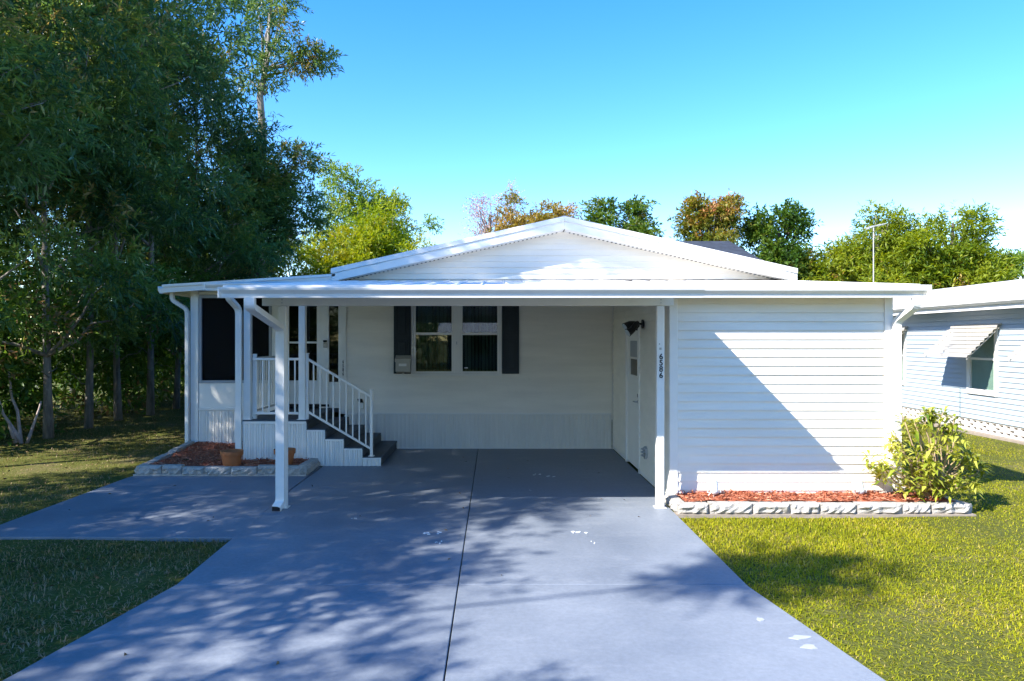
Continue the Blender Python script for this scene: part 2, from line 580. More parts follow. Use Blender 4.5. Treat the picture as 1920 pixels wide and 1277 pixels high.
def text_mesh(body, size, depth=0.002, narrow=1.0):
    cu = bpy.data.curves.new('digit', 'FONT')
    cu.body = body
    cu.size = size
    cu.extrude = depth
    cu.offset = 0.02 * size
    cu.align_x = 'CENTER'
    cu.align_y = 'CENTER'
    o = bpy.data.objects.new('digit_tmp', cu)
    me = bpy.data.meshes.new_from_object(o)
    bpy.data.objects.remove(o)
    bpy.data.curves.remove(cu)
    for v in me.vertices:
        v.co = Vector((v.co.x * narrow, -v.co.z, v.co.y))
    return me

# fast mesh from numpy: triangles with a per-vertex float attribute "tint"
def np_mesh(name, V, F, tint, mat, parent=None):
    me = bpy.data.meshes.new(name)
    nv, nf = len(V), len(F)
    me.vertices.add(nv)
    me.vertices.foreach_set('co', np.ascontiguousarray(V, dtype=np.float32).ravel())
    me.loops.add(nf * 3)
    me.loops.foreach_set('vertex_index', np.ascontiguousarray(F, dtype=np.int32).ravel())
    me.polygons.add(nf)
    me.polygons.foreach_set('loop_start', np.arange(0, nf * 3, 3, dtype=np.int32))
    me.polygons.foreach_set('loop_total', np.full(nf, 3, dtype=np.int32))
    at = me.attributes.new('tint', 'FLOAT', 'POINT')
    at.data.foreach_set('value', np.ascontiguousarray(tint, dtype=np.float32))
    me.materials.append(M(mat))
    me.update(calc_edges=True)
    return link(name, me, parent)

def norm(a):
    return a / np.maximum(np.linalg.norm(a, axis=1, keepdims=True), 1e-9)

def leaves_vf(C, D, L, W, rng, tint, droop=0.12, fold=0.25):
    """rhombic leaves folded on the midrib: base C, direction D, length L, width W"""
    n = len(C)
    D = norm(D)
    up = norm(rng.normal(size=(n, 3)) * 0.55 + np.array([0, 0, 1.0]))
    S = norm(np.cross(D, up))
    Nn = np.cross(S, D)
    L = L[:, None]
    W = W[:, None]
    mid = C + D * L * 0.45 + Nn * (fold * W * .5)
    V = np.empty((n, 4, 3))
    V[:, 0] = C
    V[:, 1] = mid + S * W * .5
    V[:, 2] = C + D * L - np.array([0, 0, 1.0]) * L * droop
    V[:, 3] = mid - S * W * .5
    b = np.arange(n)[:, None] * 4
    F = np.concatenate([b + np.array([[0, 1, 2]]), b + np.array([[0, 2, 3]])], axis=0)
    return V.reshape(-1, 3), F, np.repeat(tint, 4)

def sprigs(P, A, k, slen, leaf, rng, tint0, spread=0.9):
    """k leaves along each twig (start P, axis A)"""
    n = len(P)
    A = norm(A)
    t = (np.arange(k) + rng.random((n, k))) / k
    pos = P[:, None, :] + A[:, None, :] * (t[..., None] * slen)
    pos[..., 2] -= (t ** 2) * slen * .25
    rad = norm(rng.normal(size=(n * k, 3))).reshape(n, k, 3)
    D = A[:, None, :] * .75 + rad * spread
    L = leaf[0] * rng.uniform(.65, 1.25, n * k)
    W = leaf[1] * rng.uniform(.7, 1.2, n * k)
    ti = np.clip(np.repeat(tint0, k) + rng.normal(0, .13, n * k), 0, 1)
    return leaves_vf(pos.reshape(-1, 3), D.reshape(-1, 3), L, W, rng, ti)

def clumps_in(center, radii, n, rng, outer=0.45, wob=0.28, zcut=None):
    """clump centres inside an uneven ellipsoid, more of them near its skin"""
    d = norm(rng.normal(size=(n, 3)))
    r = rng.random(n) ** outer
    ph = rng.uniform(0, 6.28, 4)
    w = 1 + wob * (np.sin(3 * d[:, 0] + ph[0]) * np.sin(4 * d[:, 2] + ph[1]) + .6 * np.sin(5 * d[:, 1] + ph[2]) * np.sin(6 * d[:, 2] + ph[3]))
    return np.array(center) + d * (r * w)[:, None] * np.array(radii)

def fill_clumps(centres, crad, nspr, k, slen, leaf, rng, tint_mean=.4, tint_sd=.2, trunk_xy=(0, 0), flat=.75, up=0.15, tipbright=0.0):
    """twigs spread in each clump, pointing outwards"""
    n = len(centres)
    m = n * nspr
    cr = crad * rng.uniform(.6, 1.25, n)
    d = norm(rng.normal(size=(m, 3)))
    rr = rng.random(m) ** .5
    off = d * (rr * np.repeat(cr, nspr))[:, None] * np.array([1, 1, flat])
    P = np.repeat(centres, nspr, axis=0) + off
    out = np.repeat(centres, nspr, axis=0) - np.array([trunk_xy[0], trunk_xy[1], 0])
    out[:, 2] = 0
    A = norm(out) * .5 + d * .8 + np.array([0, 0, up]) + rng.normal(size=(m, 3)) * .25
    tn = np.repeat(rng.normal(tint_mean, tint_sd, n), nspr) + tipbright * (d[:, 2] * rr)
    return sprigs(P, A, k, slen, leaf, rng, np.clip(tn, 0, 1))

def merge(parts):
    V, F, T, b = [], [], [], 0
    for v, f, t in parts:
        V.append(v)
        F.append(f + b)
        T.append(t)
        b += len(v)
    return np.concatenate(V), np.concatenate(F), np.concatenate(T)

def limb(m, p0, p1, r0, r1, rng, wob=.12, n=5, sides=7):
    p0, p1 = np.array(p0, float), np.array(p1, float)
    L = np.linalg.norm(p1 - p0)
    pts = []
    for i in range(n + 1):
        t = i / n
        q = p0 * (1 - t) + p1 * t
        if 0 < i < n: q = q + rng.normal(size=3) * wob * L / n
        pts.append(tuple(q))
    m.tube(pts, [r0 + (r1 - r0) * i / n for i in range(n + 1)], sides)

# ================================================================== SETTING: ground, street, driveway
def build_ground():
    xs = np.concatenate([[-600, -200, -80, -40], np.arange(-20, 20.01, 0.5), [40, 80, 200, 600]])
    ys = np.concatenate([[-600, -200, -80, -40], np.arange(-12, 36.01, 0.5), [60, 120, 250, 600]])
    X, Y = np.meshgrid(xs, ys)
    Z = -0.035 + 0.012 * np.sin(X * 1.3 + 1) * np.sin(Y * 1.1) + 0.008 * np.sin(X * 2.9) * np.cos(Y * 2.3 + 2)
    Z = np.minimum(Z, -0.02)
    V = np.stack([X, Y, Z], -1).reshape(-1, 3)
    nx, ny = len(xs), len(ys)
    F = [(j * nx + i, j * nx + i + 1, (j + 1) * nx + i + 1, (j + 1) * nx + i) for j in range(ny - 1) for i in range(nx - 1)]
    me = bpy.data.meshes.new('ground')
    me.from_pydata([tuple(v) for v in V], [], F)
    me.materials.append(M('ground'))
    o = link('ground', me)
    tag(o, 'grassy yard ground around the house', 'ground', kind='structure')
build_ground()

st = box('street', -300, 300, -8.5, -1.6, -0.30, -0.012, 'asphalt')
tag(st, 'grey asphalt street in front of the driveway', 'street', kind='structure')

dw = thing('driveway', 'blue grey painted concrete driveway under the carport', 'driveway', (0, 6, 0))
dw['kind'] = 'structure'
G = 0.0045
def RX(y): return 1.95 if y >= 5.45 else 1.95 + (5.45 - y) * 0.152
def LX(y): return -2.46 if y >= 5.5 else -2.46 - (5.5 - y) * 0.18
def slab(poly, z=0.0):
    return MB().prism_z(poly, -0.12, z).build('slab', 'drive_paint', dw, bev=0.004)
cx = -0.28
slab([(LX(-1.5), -1.55), (cx - G, -1.55), (cx - G, 5.5 - G), (LX(5.5), 5.5 - G)])
slab([(cx + G, -1.55), (RX(-1.5), -1.55), (RX(5.44), 5.44), (RX(5.5), 5.5 - G), (cx + G, 5.5 - G)], 0.001)
slab([(-2.46, 5.5 + G), (cx - G, 5.5 + G), (cx - G, 12.28), (-2.56, 12.28), (-2.56, 9.0)], -0.001)
slab([(cx + G, 5.5 + G), (1.95, 5.5 + G), (1.97, 8.3), (2.04, 8.32), (2.04, 12.28), (cx + G, 12.28)])
slab([(-5.05, 6.82), (-2.46 - 2 * G, 6.79), (-2.57 - G, 9.0), (-2.57 - G, 10.56), (-4.9, 10.56), (-5.02, 9.7)], 0.0015)

# paint splashes and scuffs on the concrete
def blot(x, y, pieces, sx, sy, mat, z=0.0045):
    m = MB()
    for k in range(pieces):
        cx_, cy_ = x + random.uniform(-sx, sx), y + random.uniform(-sy, sy)
        n = 9
        rx, ry = random.uniform(.25, .7) * sx * (1.2 if pieces == 1 else .45), random.uniform(.5, 1) * sy * (1.0 if pieces == 1 else .5)
        ring = [(cx_ + rx * math.cos(6.283 * i / n) * random.uniform(.55, 1.2), cy_ + ry * math.sin(6.283 * i / n) * random.uniform(.55, 1.2)) for i in range(n)]
        m.prism_z(ring, z - 0.0035 + 0.0002 * k, z + 0.0002 * k)
    return m.build('paint_mark', mat, dw)
for x, y, k, sx, sy in [(-0.61, 6.94, 6, .085, .05), (-0.51, 6.63, 4, .05, .045), (0.83, 6.97, 6, .075, .035), (0.94, 6.63, 3, .04, .04), (0.61, 9.92, 5, .07, .05), (0.77, 9.8, 4, .06, .03), (0.44, 8.9, 2, .02, .02), (-1.5, 7.5, 3, .04, .03)]:
    blot(x, y, k, sx, sy, 'white_mark')
for x, y, sx, sy in [(1.85, 4.85, .075, .055), (1.86, 4.56, .10, .06), (1.87, 4.40, .075, .04)]:
    blot(x, y, 1, sx, sy, 'grey_mark')

# ================================================================== MAIN HOUSE
YH = 12.30
AX, AZ, SL = 1.18, 3.95, 0.225
XL, XR = -2.74, 5.10
home = thing('mobile_home', 'white clapboard mobile home with low gable behind the carport', 'house', (1.2, 12.3, 0))
HW = (-1.40, 0.09, 1.29, 2.56)      # window opening
m = MB()
for x0, x1, z0, z1 in [(-2.56, HW[0], .5, 3.0), (HW[1], 4.9, .5, 3.0), (HW[0], HW[1], .5, HW[2]), (HW[0], HW[1], HW[3], 3.0)]:
    m.box(x0, x1, YH, YH + .1, z0, z1)
hwall = m.build('front_wall', 'vinyl', home)
siding_front(hwall, -2.56, 2.03, .62, 2.92, YH, .102, 'vinyl', holes=[(HW[0] - .045, HW[1] + .045, HW[2] - .045, HW[3] + .045)], lap=.025)
box('side_wall', 4.80, 4.9, YH + .1, 26, 0, 3.0, 'vinyl', home)
box('side_wall', -2.56, -2.46, YH + .1, 26, 0, 3.0, 'vinyl', home)
box('rear_wall', -2.46, 4.8, 25.9, 26, 0, 3.0, 'vinyl', home)
box('room_partition', -2.46, 4.8, 15.5, 15.6, .5, 3.0, 'room', home)
box('room_floor', -2.46, 4.8, YH + .1, 15.5, .45, .5, 'room', home)
box('room_ceiling', -2.46, 4.8, YH + .1, 15.5, 2.75, 2.8, 'room', home)
# gable
def rz(x): return AZ - SL * abs(x - AX)
gz0 = 2.80
gm = MB().prism_y([(-2.5, gz0), (4.88, gz0), (4.88, rz(4.88) - .2), (AX, AZ - .2), (-2.5, rz(-2.5) - .2)], YH, YH + .1).build('gable_wall', 'vinyl', home)
def glim(z):
    hw = (AZ - .185 - z) / SL
    return max(-2.5, AX - hw), min(4.88, AX + hw)
siding_front(gm, 0, 0, 2.925, AZ - .21, YH, .102, 'vinyl', xlim=glim)
# roof
rp = MB()
for s, xe in ((-1, XL), (1, XR)):
    a, b = (xe, AX) if s < 0 else (AX, xe)
    rp.prism_y([(a, rz(a) - .10), (b, rz(b) - .10), (b, rz(b)), (a, rz(a))], 12.01, 26.3)
roof = rp.build('roof', 'shingle_grey', home)
for a, b in ((XL, AX - .001), (AX + .001, XR)):
    MB().prism_y([(a, rz(a) - .205), (b, rz(b) - .205), (b, rz(b) - .075), (a, rz(a) - .075)], 11.965, 12.005).build('fascia', 'trim', roof, bev=.003)
    MB().prism_y([(a - .01 * (a < 0), rz(a) - .073), (b, rz(b) - .073), (b, rz(b) + .012), (a - .01 * (a < 0), rz(a) + .012)], 11.945, 12.003).build('drip_edge', 'metal_white', roof, bev=.004)
    MB().prism_y([(a + .02, rz(a + .02) - .203), (b, rz(b) - .203), (b, rz(b) - .19), (a + .02, rz(a + .02) - .19)], 12.007, 12.3).build('soffit', 'trim', roof)
    sv = MB()
    n = 52
    for i in range(n):
        x = a + .1 + (b - a - .15) * i / n
        z = rz(x) - .2055
        dz = SL * (1 if a < AX - 1 else -1)
        w = .024
        sv.hexa([(x, 12.19, z - .004), (x + w, 12.19, z + dz * w - .004), (x + w, 12.27, z + dz * w - .004), (x, 12.27, z - .004),
                 (x, 12.19, z + .001), (x + w, 12.19, z + dz * w + .001), (x + w, 12.27, z + dz * w + .001), (x, 12.27, z + .001)])
    so = sv.build('soffit_vents', 'black', roof)
    so['kind'] = 'stuff'
MB().prism_y([(AX - .16, rz(AX - .16) + .013), (AX, AZ + .014), (AX + .16, rz(AX + .16) + .013), (AX, AZ + .03)], 11.95, 26.3).build('ridge_cap', 'shingle_grey', roof)
# trims and skirting
box('corner_trim', -2.66, -2.56, YH - .028, YH + .1, .60, 2.9, 'trim', home, .003)
box('belt_trim', -2.56, 2.02, YH - .026, YH + .003, .585, .622, 'trim', home, .003)
sk = box('skirting', -2.56, 2.03, YH + .01, YH + .05, 0, .59, 'skirt', home)
x = -2.6
while x < 2.02:
    ribbed_panel(sk, x + .002, min(x + .345, 2.03), 0.004, .583, YH + .006, rib=.069)
    x += .347
box('base_trim', -1.68, 2.03, YH - .022, YH - .006, .0, .016, 'trim', sk)

def hung_window(x0, x1, z0, z1, y, parent, zr, slats=9):
    w = box('window', x0 - .0, x0 + .035, y - .03, y + .05, z0, z1, 'trim', parent, .003)     # left jamb carries the rest
    box('frame', x1 - .035, x1, y - .03, y + .05, z0, z1, 'trim', w, .003)
    box('frame', x0 + .036, x1 - .036, y - .03, y + .05, z0, z0 + .035, 'trim', w, .003)
    box('frame', x0 + .036, x1 - .036, y - .03, y + .05, z1 - .035, z1, 'trim', w, .003)
    box('sash_rail', x0 + .036, x1 - .036, y - .022, y + .03, zr - .022, zr + .022, 'trim', w, .003)
    box('pane', x0 + .036, x1 - .036, y - .004, y - .001, zr + .023, z1 - .036, 'glass', w)
    box('pane', x0 + .036, x1 - .036, y + .012, y + .015, z0 + .036, zr - .023, 'glass', w)
    for i in range(slats):
        xx = x0 + .06 + (x1 - x0 - .12) * (i + .5) / slats
        a = math.radians(62 + random.uniform(-12, 10))
        dx, dy = math.cos(a) * .042, math.sin(a) * .042
        yy = y + .12
        MB().hexa([(xx - dx, yy - dy, z0 + .03), (xx + dx, yy + dy, z0 + .03), (xx + dx - .001, yy + dy + .002, z0 + .03), (xx - dx - .001, yy - dy + .002, z0 + .03),
                   (xx - dx, yy - dy, z1), (xx + dx, yy + dy, z1), (xx + dx - .001, yy + dy + .002, z1), (xx - dx - .001, yy - dy + .002, z1)]).build('blind_slat', 'blind', w)
    return w
hung_window(-1.395, -.705, 1.30, 2.55, YH + .012, home, 1.985)
hung_window(-.585, .085, 1.30, 2.55, YH + .012, home, 1.985)
box('window_mullion', -.704, -.586, YH - .02, YH + .06, 1.30, 2.55, 'trim', home, .003)
box('window_sill', -1.44, .13, YH - .04, YH + .02, 1.262, 1.298, 'trim', home, .004)
box('window_casing', -1.437, -1.397, YH - .024, YH + .02, 1.30, 2.6, 'trim', home, .003)
box('window_casing', .087, .127, YH - .024, YH + .02, 1.30, 2.6, 'trim', home, .003)
box('window_latch', -.655, -.645, YH - .03, YH - .02, 1.80, 1.85, 'grey_frame', home)
box('sticker', -.52, -.46, YH + .0085, YH + .0105, 1.385, 1.405, 'white_mark', home)
for x0 in (-1.735, .131):
    s = box('shutter', x0, x0 + .295, YH - .045, YH - .02, 1.295, 2.56, 'shutter', home, .004)
    for za, zb in ((1.37, 1.88), (1.96, 2.50)):
        MB().hexa([(x0 + .055, YH - .048, za), (x0 + .24, YH - .048, za), (x0 + .24, YH - .040, za), (x0 + .055, YH - .040, za),
                   (x0 + .055, YH - .048, zb), (x0 + .24, YH - .048, zb), (x0 + .24, YH - .040, zb), (x0 + .055, YH - .040, zb)]).build('shutter_panel', 'shutter', s, bev=.003)
        box('shutter_field', x0 + .085, x0 + .21, YH - .062, YH - .0485, za + .035, zb - .035, 'shutter', s, .006)
        for e in ((x0 + .030, x0 + .046), (x0 + .249, x0 + .265)):
            box('shutter_bead', e[0], e[1], YH - .054, YH - .0455, za - .01, zb + .01, 'shutter', s, .003)

mbx = thing('mailbox', 'beige metal wall mailbox hanging over the foot of the dark shutter', 'mailbox', (-1.56, 12.2, 1.31))
MB().prism_x([(12.235, 1.315), (12.13, 1.335), (12.13, 1.54), (12.235, 1.60)], -1.685, -1.44).build('box', 'beige_metal', mbx, bev=.004)
MB().prism_x([(12.238, 1.612), (12.115, 1.553), (12.112, 1.50), (12.118, 1.50), (12.121, 1.548), (12.238, 1.604)], -1.695, -1.43).build('lid', 'beige_metal', mbx)
box('name_plate', -1.63, -1.50, 12.122, 12.129, 1.43, 1.475, 'trim', mbx)
box('hook', -1.575, -1.55, 12.10, 12.23, 1.297, 1.314, 'beige_metal', mbx)

ob = thing('outlet_box', 'small outdoor outlet with open black cover on the wall behind the stair rail', 'outlet', (-2.28, 12.28, .72))
box('box', -2.335, -2.255, 12.235, 12.281, .70, .80, 'trim', ob, .004)
MB().hexa([(-2.33, 12.215, .80), (-2.25, 12.215, .80), (-2.25, 12.233, .80), (-2.33, 12.233, .80), (-2.345, 12.17, .865), (-2.265, 12.17, .865), (-2.265, 12.20, .87), (-2.345, 12.20, .87)]).build('cover', 'black', ob)

# ================================================================== SCREENED PORCH + ENTRY DOOR
po = thing('screened_porch', 'white screened porch with black mesh panels at the left house end', 'porch', (-3.9, 12.3, 0))
YP = 12.30
box('side_wall', -5.25, -5.15, YP + .06, 20, 0, 2.75, 'vinyl', po)
box('rear_wall', -5.15, -2.66, 19.9, 20, 0, 2.75, 'vinyl', po)
box('porch_floor', -5.15, -2.66, YP + .06, 19.9, .62, .68, 'step_paint', po)
box('corner_post', -5.25, -5.115, YP - .02, YP + .06, .0, 2.74, 'trim', po, .004)
box('knee_panel', -5.114, -3.60, YP, YP + .05, .70, 1.13, 'trim', po, .003)
box('belt_trim', -5.114, -3.60, YP - .018, YP + .045, .66, .70, 'trim', po, .003)
psk = box('skirting', -5.114, -3.60, YP + .012, YP + .05, 0, .66, 'skirt', po)
x = -5.112
while x < -3.62:
    ribbed_panel(psk, x, min(x + .30, -3.60), .004, .656, YP + .006, rib=.06)
    x += .302
scn = box('screen_panel', -5.06, -3.90, YP + .02, YP + .024, 1.18, 2.60, 'screen', po)
for a in ((-5.113, -5.062, 1.131, 2.66), (-3.898, -3.85, 1.131, 2.66)):
    box('screen_frame', a[0], a[1], YP - .012, YP + .045, a[2], a[3], 'grey_frame', scn, .003)
for a in ((-5.061, -3.899, 1.131, 1.178), (-5.061, -3.899, 2.602, 2.66)):
    box('screen_frame', a[0], a[1], YP - .012, YP + .045, a[2], a[3], 'grey_frame', scn, .003)
box('door_post', -3.848, -3.60, YP - .006, YP + .06, 1.131, 2.8, 'trim', po, .003)
MB().prism_y([(-5.114, 2.662), (-3.849, 2.662), (-3.849, 2.79), (-5.114, 2.71)], YP, YP + .05).build('header', 'trim', po)
# entry door
dr = box('entry_door', -3.596, -3.03, YP + .012, YP + .045, .77, 1.175, 'trim', po, .003)
box('stile', -3.596, -3.555, YP + .012, YP + .045, 1.176, 2.74, 'trim', dr, .003)
box('stile', -3.075, -3.03, YP + .012, YP + .045, 1.176, 2.74, 'trim', dr, .003)
box('rail', -3.554, -3.076, YP + .012, YP + .045, 1.818, 1.85, 'trim', dr, .003)
box('rail', -3.554, -3.076, YP + .012, YP + .045, 2.66, 2.74, 'trim', dr, .003)
box('pane', -3.554, -3.076, YP + .026, YP + .030, 1.176, 1.817, 'glass_dark', dr)
box('pane', -3.554, -3.076, YP + .026, YP + .030, 1.851, 2.659, 'glass_dark', dr)
box('threshold', -3.60, -2.86, YP - .03, YP + .05, .728, .766, 'black', po)
box('door_jamb', -3.028, -2.862, YP - .01, YP + .06, .70, 2.8, 'trim', po, .003)
sd = box('side_light', -2.86, -2.70, YP + .025, YP + .03, 1.15, 2.72, 'glass_dark', po)
box('frame', -2.86, -2.70, YP - .005, YP + .05, .70, 1.148, 'trim', sd, .003)
box('door_jamb', -2.698, -2.662, YP - .012, YP + .06, .70, 2.8, 'trim', po, .003)
lk = box('door_lock', -2.955, -2.89, YP - .045, YP - .011, 1.835, 1.875, 'black', po, .008)
box('keypad', -2.96, -2.885, YP - .03, YP - .011, 1.745, 1.825, 'beige_metal', lk, .006)
# porch roof: low lean-to
def pz(x): return 2.80 + (x + 5.57) * (.18 / 2.87)
pr = MB().prism_y([(-5.57, pz(-5.57) - .10), (-2.70, pz(-2.70) - .10), (-2.70, pz(-2.7)), (-5.57, pz(-5.57))], 12.02, 20.3).build('roof', 'roof_pan', po)
MB().prism_y([(-5.58, pz(-5.58) - .125), (-2.68, pz(-2.68) - .125), (-2.68, pz(-2.68) - .035), (-5.58, pz(-5.58) - .035)], 11.985, 12.018).build('fascia', 'metal_white', pr, bev=.003)
MB().prism_y([(-5.60, pz(-5.60) - .033), (-2.68, pz(-2.68) - .033), (-2.68, pz(-2.68) + .012), (-5.60, pz(-5.60) + .012)], 11.965, 12.019).build('drip_edge', 'metal_white', pr, bev=.003)
MB().prism_y([(-5.57, 2.69), (-5.59, 2.665), (-5.65, 2.665), (-5.68, 2.72), (-5.68, 2.785), (-5.665, 2.785), (-5.66, 2.75), (-5.58, 2.75)], 12.0, 20.3).build('gutter', 'metal_white', pr)
dsq = (.028, .038, (0, 1, 0))
MB().tube(smooth_path([(-5.50, 12.14, 2.68), (-5.50, 12.14, 2.56), (-5.285, 12.24, 2.40), (-5.285, 12.24, .06)], .07), 0, square=dsq).build('downspout', 'metal_white', po)

# ================================================================== CARPORT
cp = thing('carport', 'white flat carport roof with posts, gutter and beam over the driveway', 'carport', (-.3, 8.0, 0))
def cz(y): return 2.395 + 0.0938 * (y - 7.0)
croof = MB().prism_x([(6.99, cz(6.99) - .05), (12.27, cz(12.27) - .05), (12.27, cz(12.27)), (6.99, cz(6.99))], -2.65, 2.034).build('roof', 'roof_pan', cp)
MB().prism_x([(10.42, cz(10.42) - .05), (11.94, cz(11.94) - .05), (11.94, cz(11.94)), (10.42, cz(10.42))], -4.18, -2.652).build('entry_roof', 'roof_pan', croof)
k = 0
for i in range(16):          # standing seams of the pan roof
    x = -2.64 + i * .31
    MB().prism_x([(7.0, cz(7.0) + .001), (12.2, cz(12.2) + .001), (12.2, cz(12.2) + .024), (7.0, cz(7.0) + .024)], x, x + .012).build('seam', 'roof_pan', croof)
box('drip_edge', -2.66, 2.036, 6.965, 6.988, 2.345, 2.425, 'metal_white', croof)
def gutter_prof(yb, zt, h=.10, d=.105):
    """K-style gutter, closed section; yb = back plane"""
    return [(yb, zt - h), (yb - d * .55, zt - h), (yb - d * .62, zt - h * .62), (yb - d * .95, zt - h * .28), (yb - d, zt - .012), (yb - d, zt), (yb - d + .010, zt), (yb - d + .012, zt - .02), (yb - .01, zt - .02), (yb, zt)]
MB().prism_x(gutter_prof(6.963, 2.398, .10), -2.655, 2.034).build('gutter', 'metal_white', cp)
box('gutter_cap', -2.668, -2.656, 6.85, 6.963, 2.296, 2.400, 'metal_white', cp)
MB().prism_x(gutter_prof(10.415, 2.70, .10), -4.20, -2.66).build('gutter', 'metal_white', cp)
box('gutter_cap', -4.215, -4.201, 10.30, 10.415, 2.60, 2.705, 'metal_white', cp)
MB().box(-2.60, 2.005, 7.955, 8.055, 2.27, 2.43).build('beam', 'cream', cp, bev=.003)
def post(x, y, z0, z1, w=.0425):
    p = MB().box(x - w, x + w, y - w, y + w, z0, z1).build('post', 'metal_white', cp, bev=.006)
    box('base_plate', x - w - .02, x + w + .02, y - w - .02, y + w + .02, z0 + .001, z0 + .009, 'metal_white', p)
    return p
pl = post(-2.375, 8.005, 0, 2.268)
prr = post(1.862, 8.005, 0, 2.268)
post(-3.695, 10.665, .69, cz(10.66) - .055, .05)
post(-2.875, 10.665, .69, cz(10.66) - .055, .05)
for xx in (-2.375, 1.862):
    b = MB()
    for zz in (2.31, 2.345, 2.38):
        b.lathe([(0.0001, 0), (.007, 0), (.007, .006), (.0001, .006)], 0, 0, 8)
    for kk, zz in enumerate((2.30, 2.335, 2.375)):
        q = MB().tube([(xx, 7.945, zz), (xx, 7.956, zz)], .006, 8)
        q.build('bolt', 'grey_frame', cp)
dsq2 = (.043, .030, (1, 0, 0))
MB().tube(smooth_path([(-2.375, 6.915, 2.30), (-2.375, 6.915, 2.21), (-2.38, 7.915, 2.02), (-2.38, 7.915, .08), (-2.40, 7.83, .03)], .07), 0, square=(.030, .048, (1, 0, 0))).build('downspout', 'metal_white', cp)
box('spout_mouth', -2.443, -2.357, 7.813, 7.818, .006, .052, 'black', cp)
MB().tube(smooth_path([(-3.88, 10.37, 2.61), (-3.88, 10.37, 2.50), (-3.805, 10.585, 2.34), (-3.805, 10.585, .10)], .07), 0, square=(.030, .043, (1, 0, 0))).build('downspout', 'metal_white', cp)

# house number on the right post
hn = thing('house_number', 'black digits 6586 stacked down the right carport post', 'house number', (1.862, 7.955, 1.45))
for ch, zz in zip("6586", (1.697, 1.627, 1.557, 1.487)):
    me = text_mesh(ch, .088, .0015)
    me.materials.append(M('black'))
    o = link('digit', me, hn)
    o.location = Vector((1.866, 7.9595, zz))
box('old_mark', 1.846, 1.872, 7.9605, 7.9625, 1.775, 1.80, 'beige_metal', hn)
box('screw', 1.845, 1.853, 7.957, 7.962, 1.835, 1.845, 'black', hn)
hn2 = thing('house_number', 'narrow row of small black digits on the trim beside the entry door', 'house number', (-2.61, 12.27, 1.25))
for ch, zz in zip("6586", (1.50, 1.43, 1.36, 1.29)):
    me = text_mesh(ch, .082, .0015, .55)
    me.materials.append(M('black'))
    o = link('digit', me, hn2)
    o.location = Vector((-2.61, 12.268, zz))

# ================================================================== STORAGE SHED
YS = 8.30
SX0, SX1 = 2.06, 4.615
sh = thing('storage_shed', 'white lap sided storage shed at the right end of the carport', 'shed', (3.3, 8.3, 0))
sw = box('front_wall', SX0 + .02, SX1 - .02, YS, YS + .08, 0, 2.44, 'vinyl', sh)
siding_front(sw, SX0 + .075, SX1 - .075, .03, 2.40, YS, .1035, 'vinyl', lap=.018)
box('corner_trim', SX0 - .022, SX0 + .073, YS - .026, YS + .08, 0, 2.43, 'trim', sh, .003)
box('corner_trim', SX1 - .073, SX1 + .024, YS - .026, YS + .08, 0, 2.43, 'trim', sh, .003)
box('frieze_board', SX0 + .074, SX1 - .074, YS - .022, YS - .001, 2.402, 2.44, 'trim', sh)
lw = MB()
DY0, DY1 = 10.05, 10.98
def under(y): return cz(y) - .055
for y0, y1, z0 in [(YS + .081, DY0, 0), (DY1, 12.27, 0), (DY0, DY1, 2.05)]:
    lw.prism_x([(y0, z0), (y1, z0), (y1, under(y1)), (y0, under(y0))], SX0, SX0 + .08)
lwall = lw.build('side_wall', 'vinyl', sh)
siding_side(lwall, SX0, YS + .085, 12.24, .06, 2.45, .1035, 'vinyl', -1, holes=[(DY0 - .055, DY1 + .055, -1, 2.105)])
box('base_board', SX0 - .012, SX0 - .001, YS + .085, DY0 - .06, .002, .058, 'trim', sh)
box('base_board', SX0 - .012, SX0 - .001, DY1 + .06, 12.2, .002, .058, 'trim', sh)
box('corner_trim', SX0 - .024, SX0 - .001, 12.243, 12.272, .0, 2.7, 'trim', sh)
MB().prism_x([(8.8, 2.452), (12.24, 2.452), (12.24, under(12.24)), (8.8, under(8.8))], SX0 - .012, SX0 - .001).build('gable_panel', 'vinyl', sh)
MB().prism_x([(YS + .081, 0), (12.27, 0), (12.27, under(12.27)), (YS + .081, under(YS + .081))], SX1 - .08, SX1 - .001).build('side_wall', 'vinyl', sh)
d = box('door', SX0 - .004, SX0 + .04, DY0, DY1, .03, 1.36, 'trim', sh)
box('door_panel', SX0 - .004, SX0 + .04, DY0, 10.24, 1.361, 2.045, 'trim', d)
box('door_panel', SX0 - .004, SX0 + .04, 10.79, DY1, 1.361, 2.045, 'trim', d)
box('door_panel', SX0 - .004, SX0 + .04, 10.241, 10.789, 1.87, 2.045, 'trim', d)
box('pane', SX0 + .01, SX0 + .014, 10.241, 10.789, 1.361, 1.60, 'glass_dark', d)
box('pane', SX0 + .002, SX0 + .006, 10.241, 10.789, 1.63, 1.869, 'grey_frame', d)
box('sash_rail', SX0 - .010, SX0 + .02, 10.241, 10.789, 1.601, 1.629, 'trim', d)
for a in ((DY0 - .055, DY0 - .001, .0, 2.10), (DY1 + .001, DY1 + .055, .0, 2.10), (DY0, DY1, 2.048, 2.10)):
    box('door_casing', SX0 - .03, SX0 + .0, a[0], a[1], a[2], a[3], 'trim', d, .003)
h = MB().tube([(SX0 - .004, 10.12, 1.0), (SX0 - .055, 10.12, 1.0), (SX0 - .06, 10.25, .995)], [.012, .011, .008], 8).build('handle', 'chrome', d)
MB().tube([(SX0 - .005, 10.12, 1.09), (SX0 - .025, 10.12, 1.09)], .026, 12).build('deadbolt', 'chrome', d)
MB().tube([(SX0 - .005, 10.12, 1.0), (SX0 - .016, 10.12, 1.0)], .03, 12).build('handle_rose', 'chrome', d)
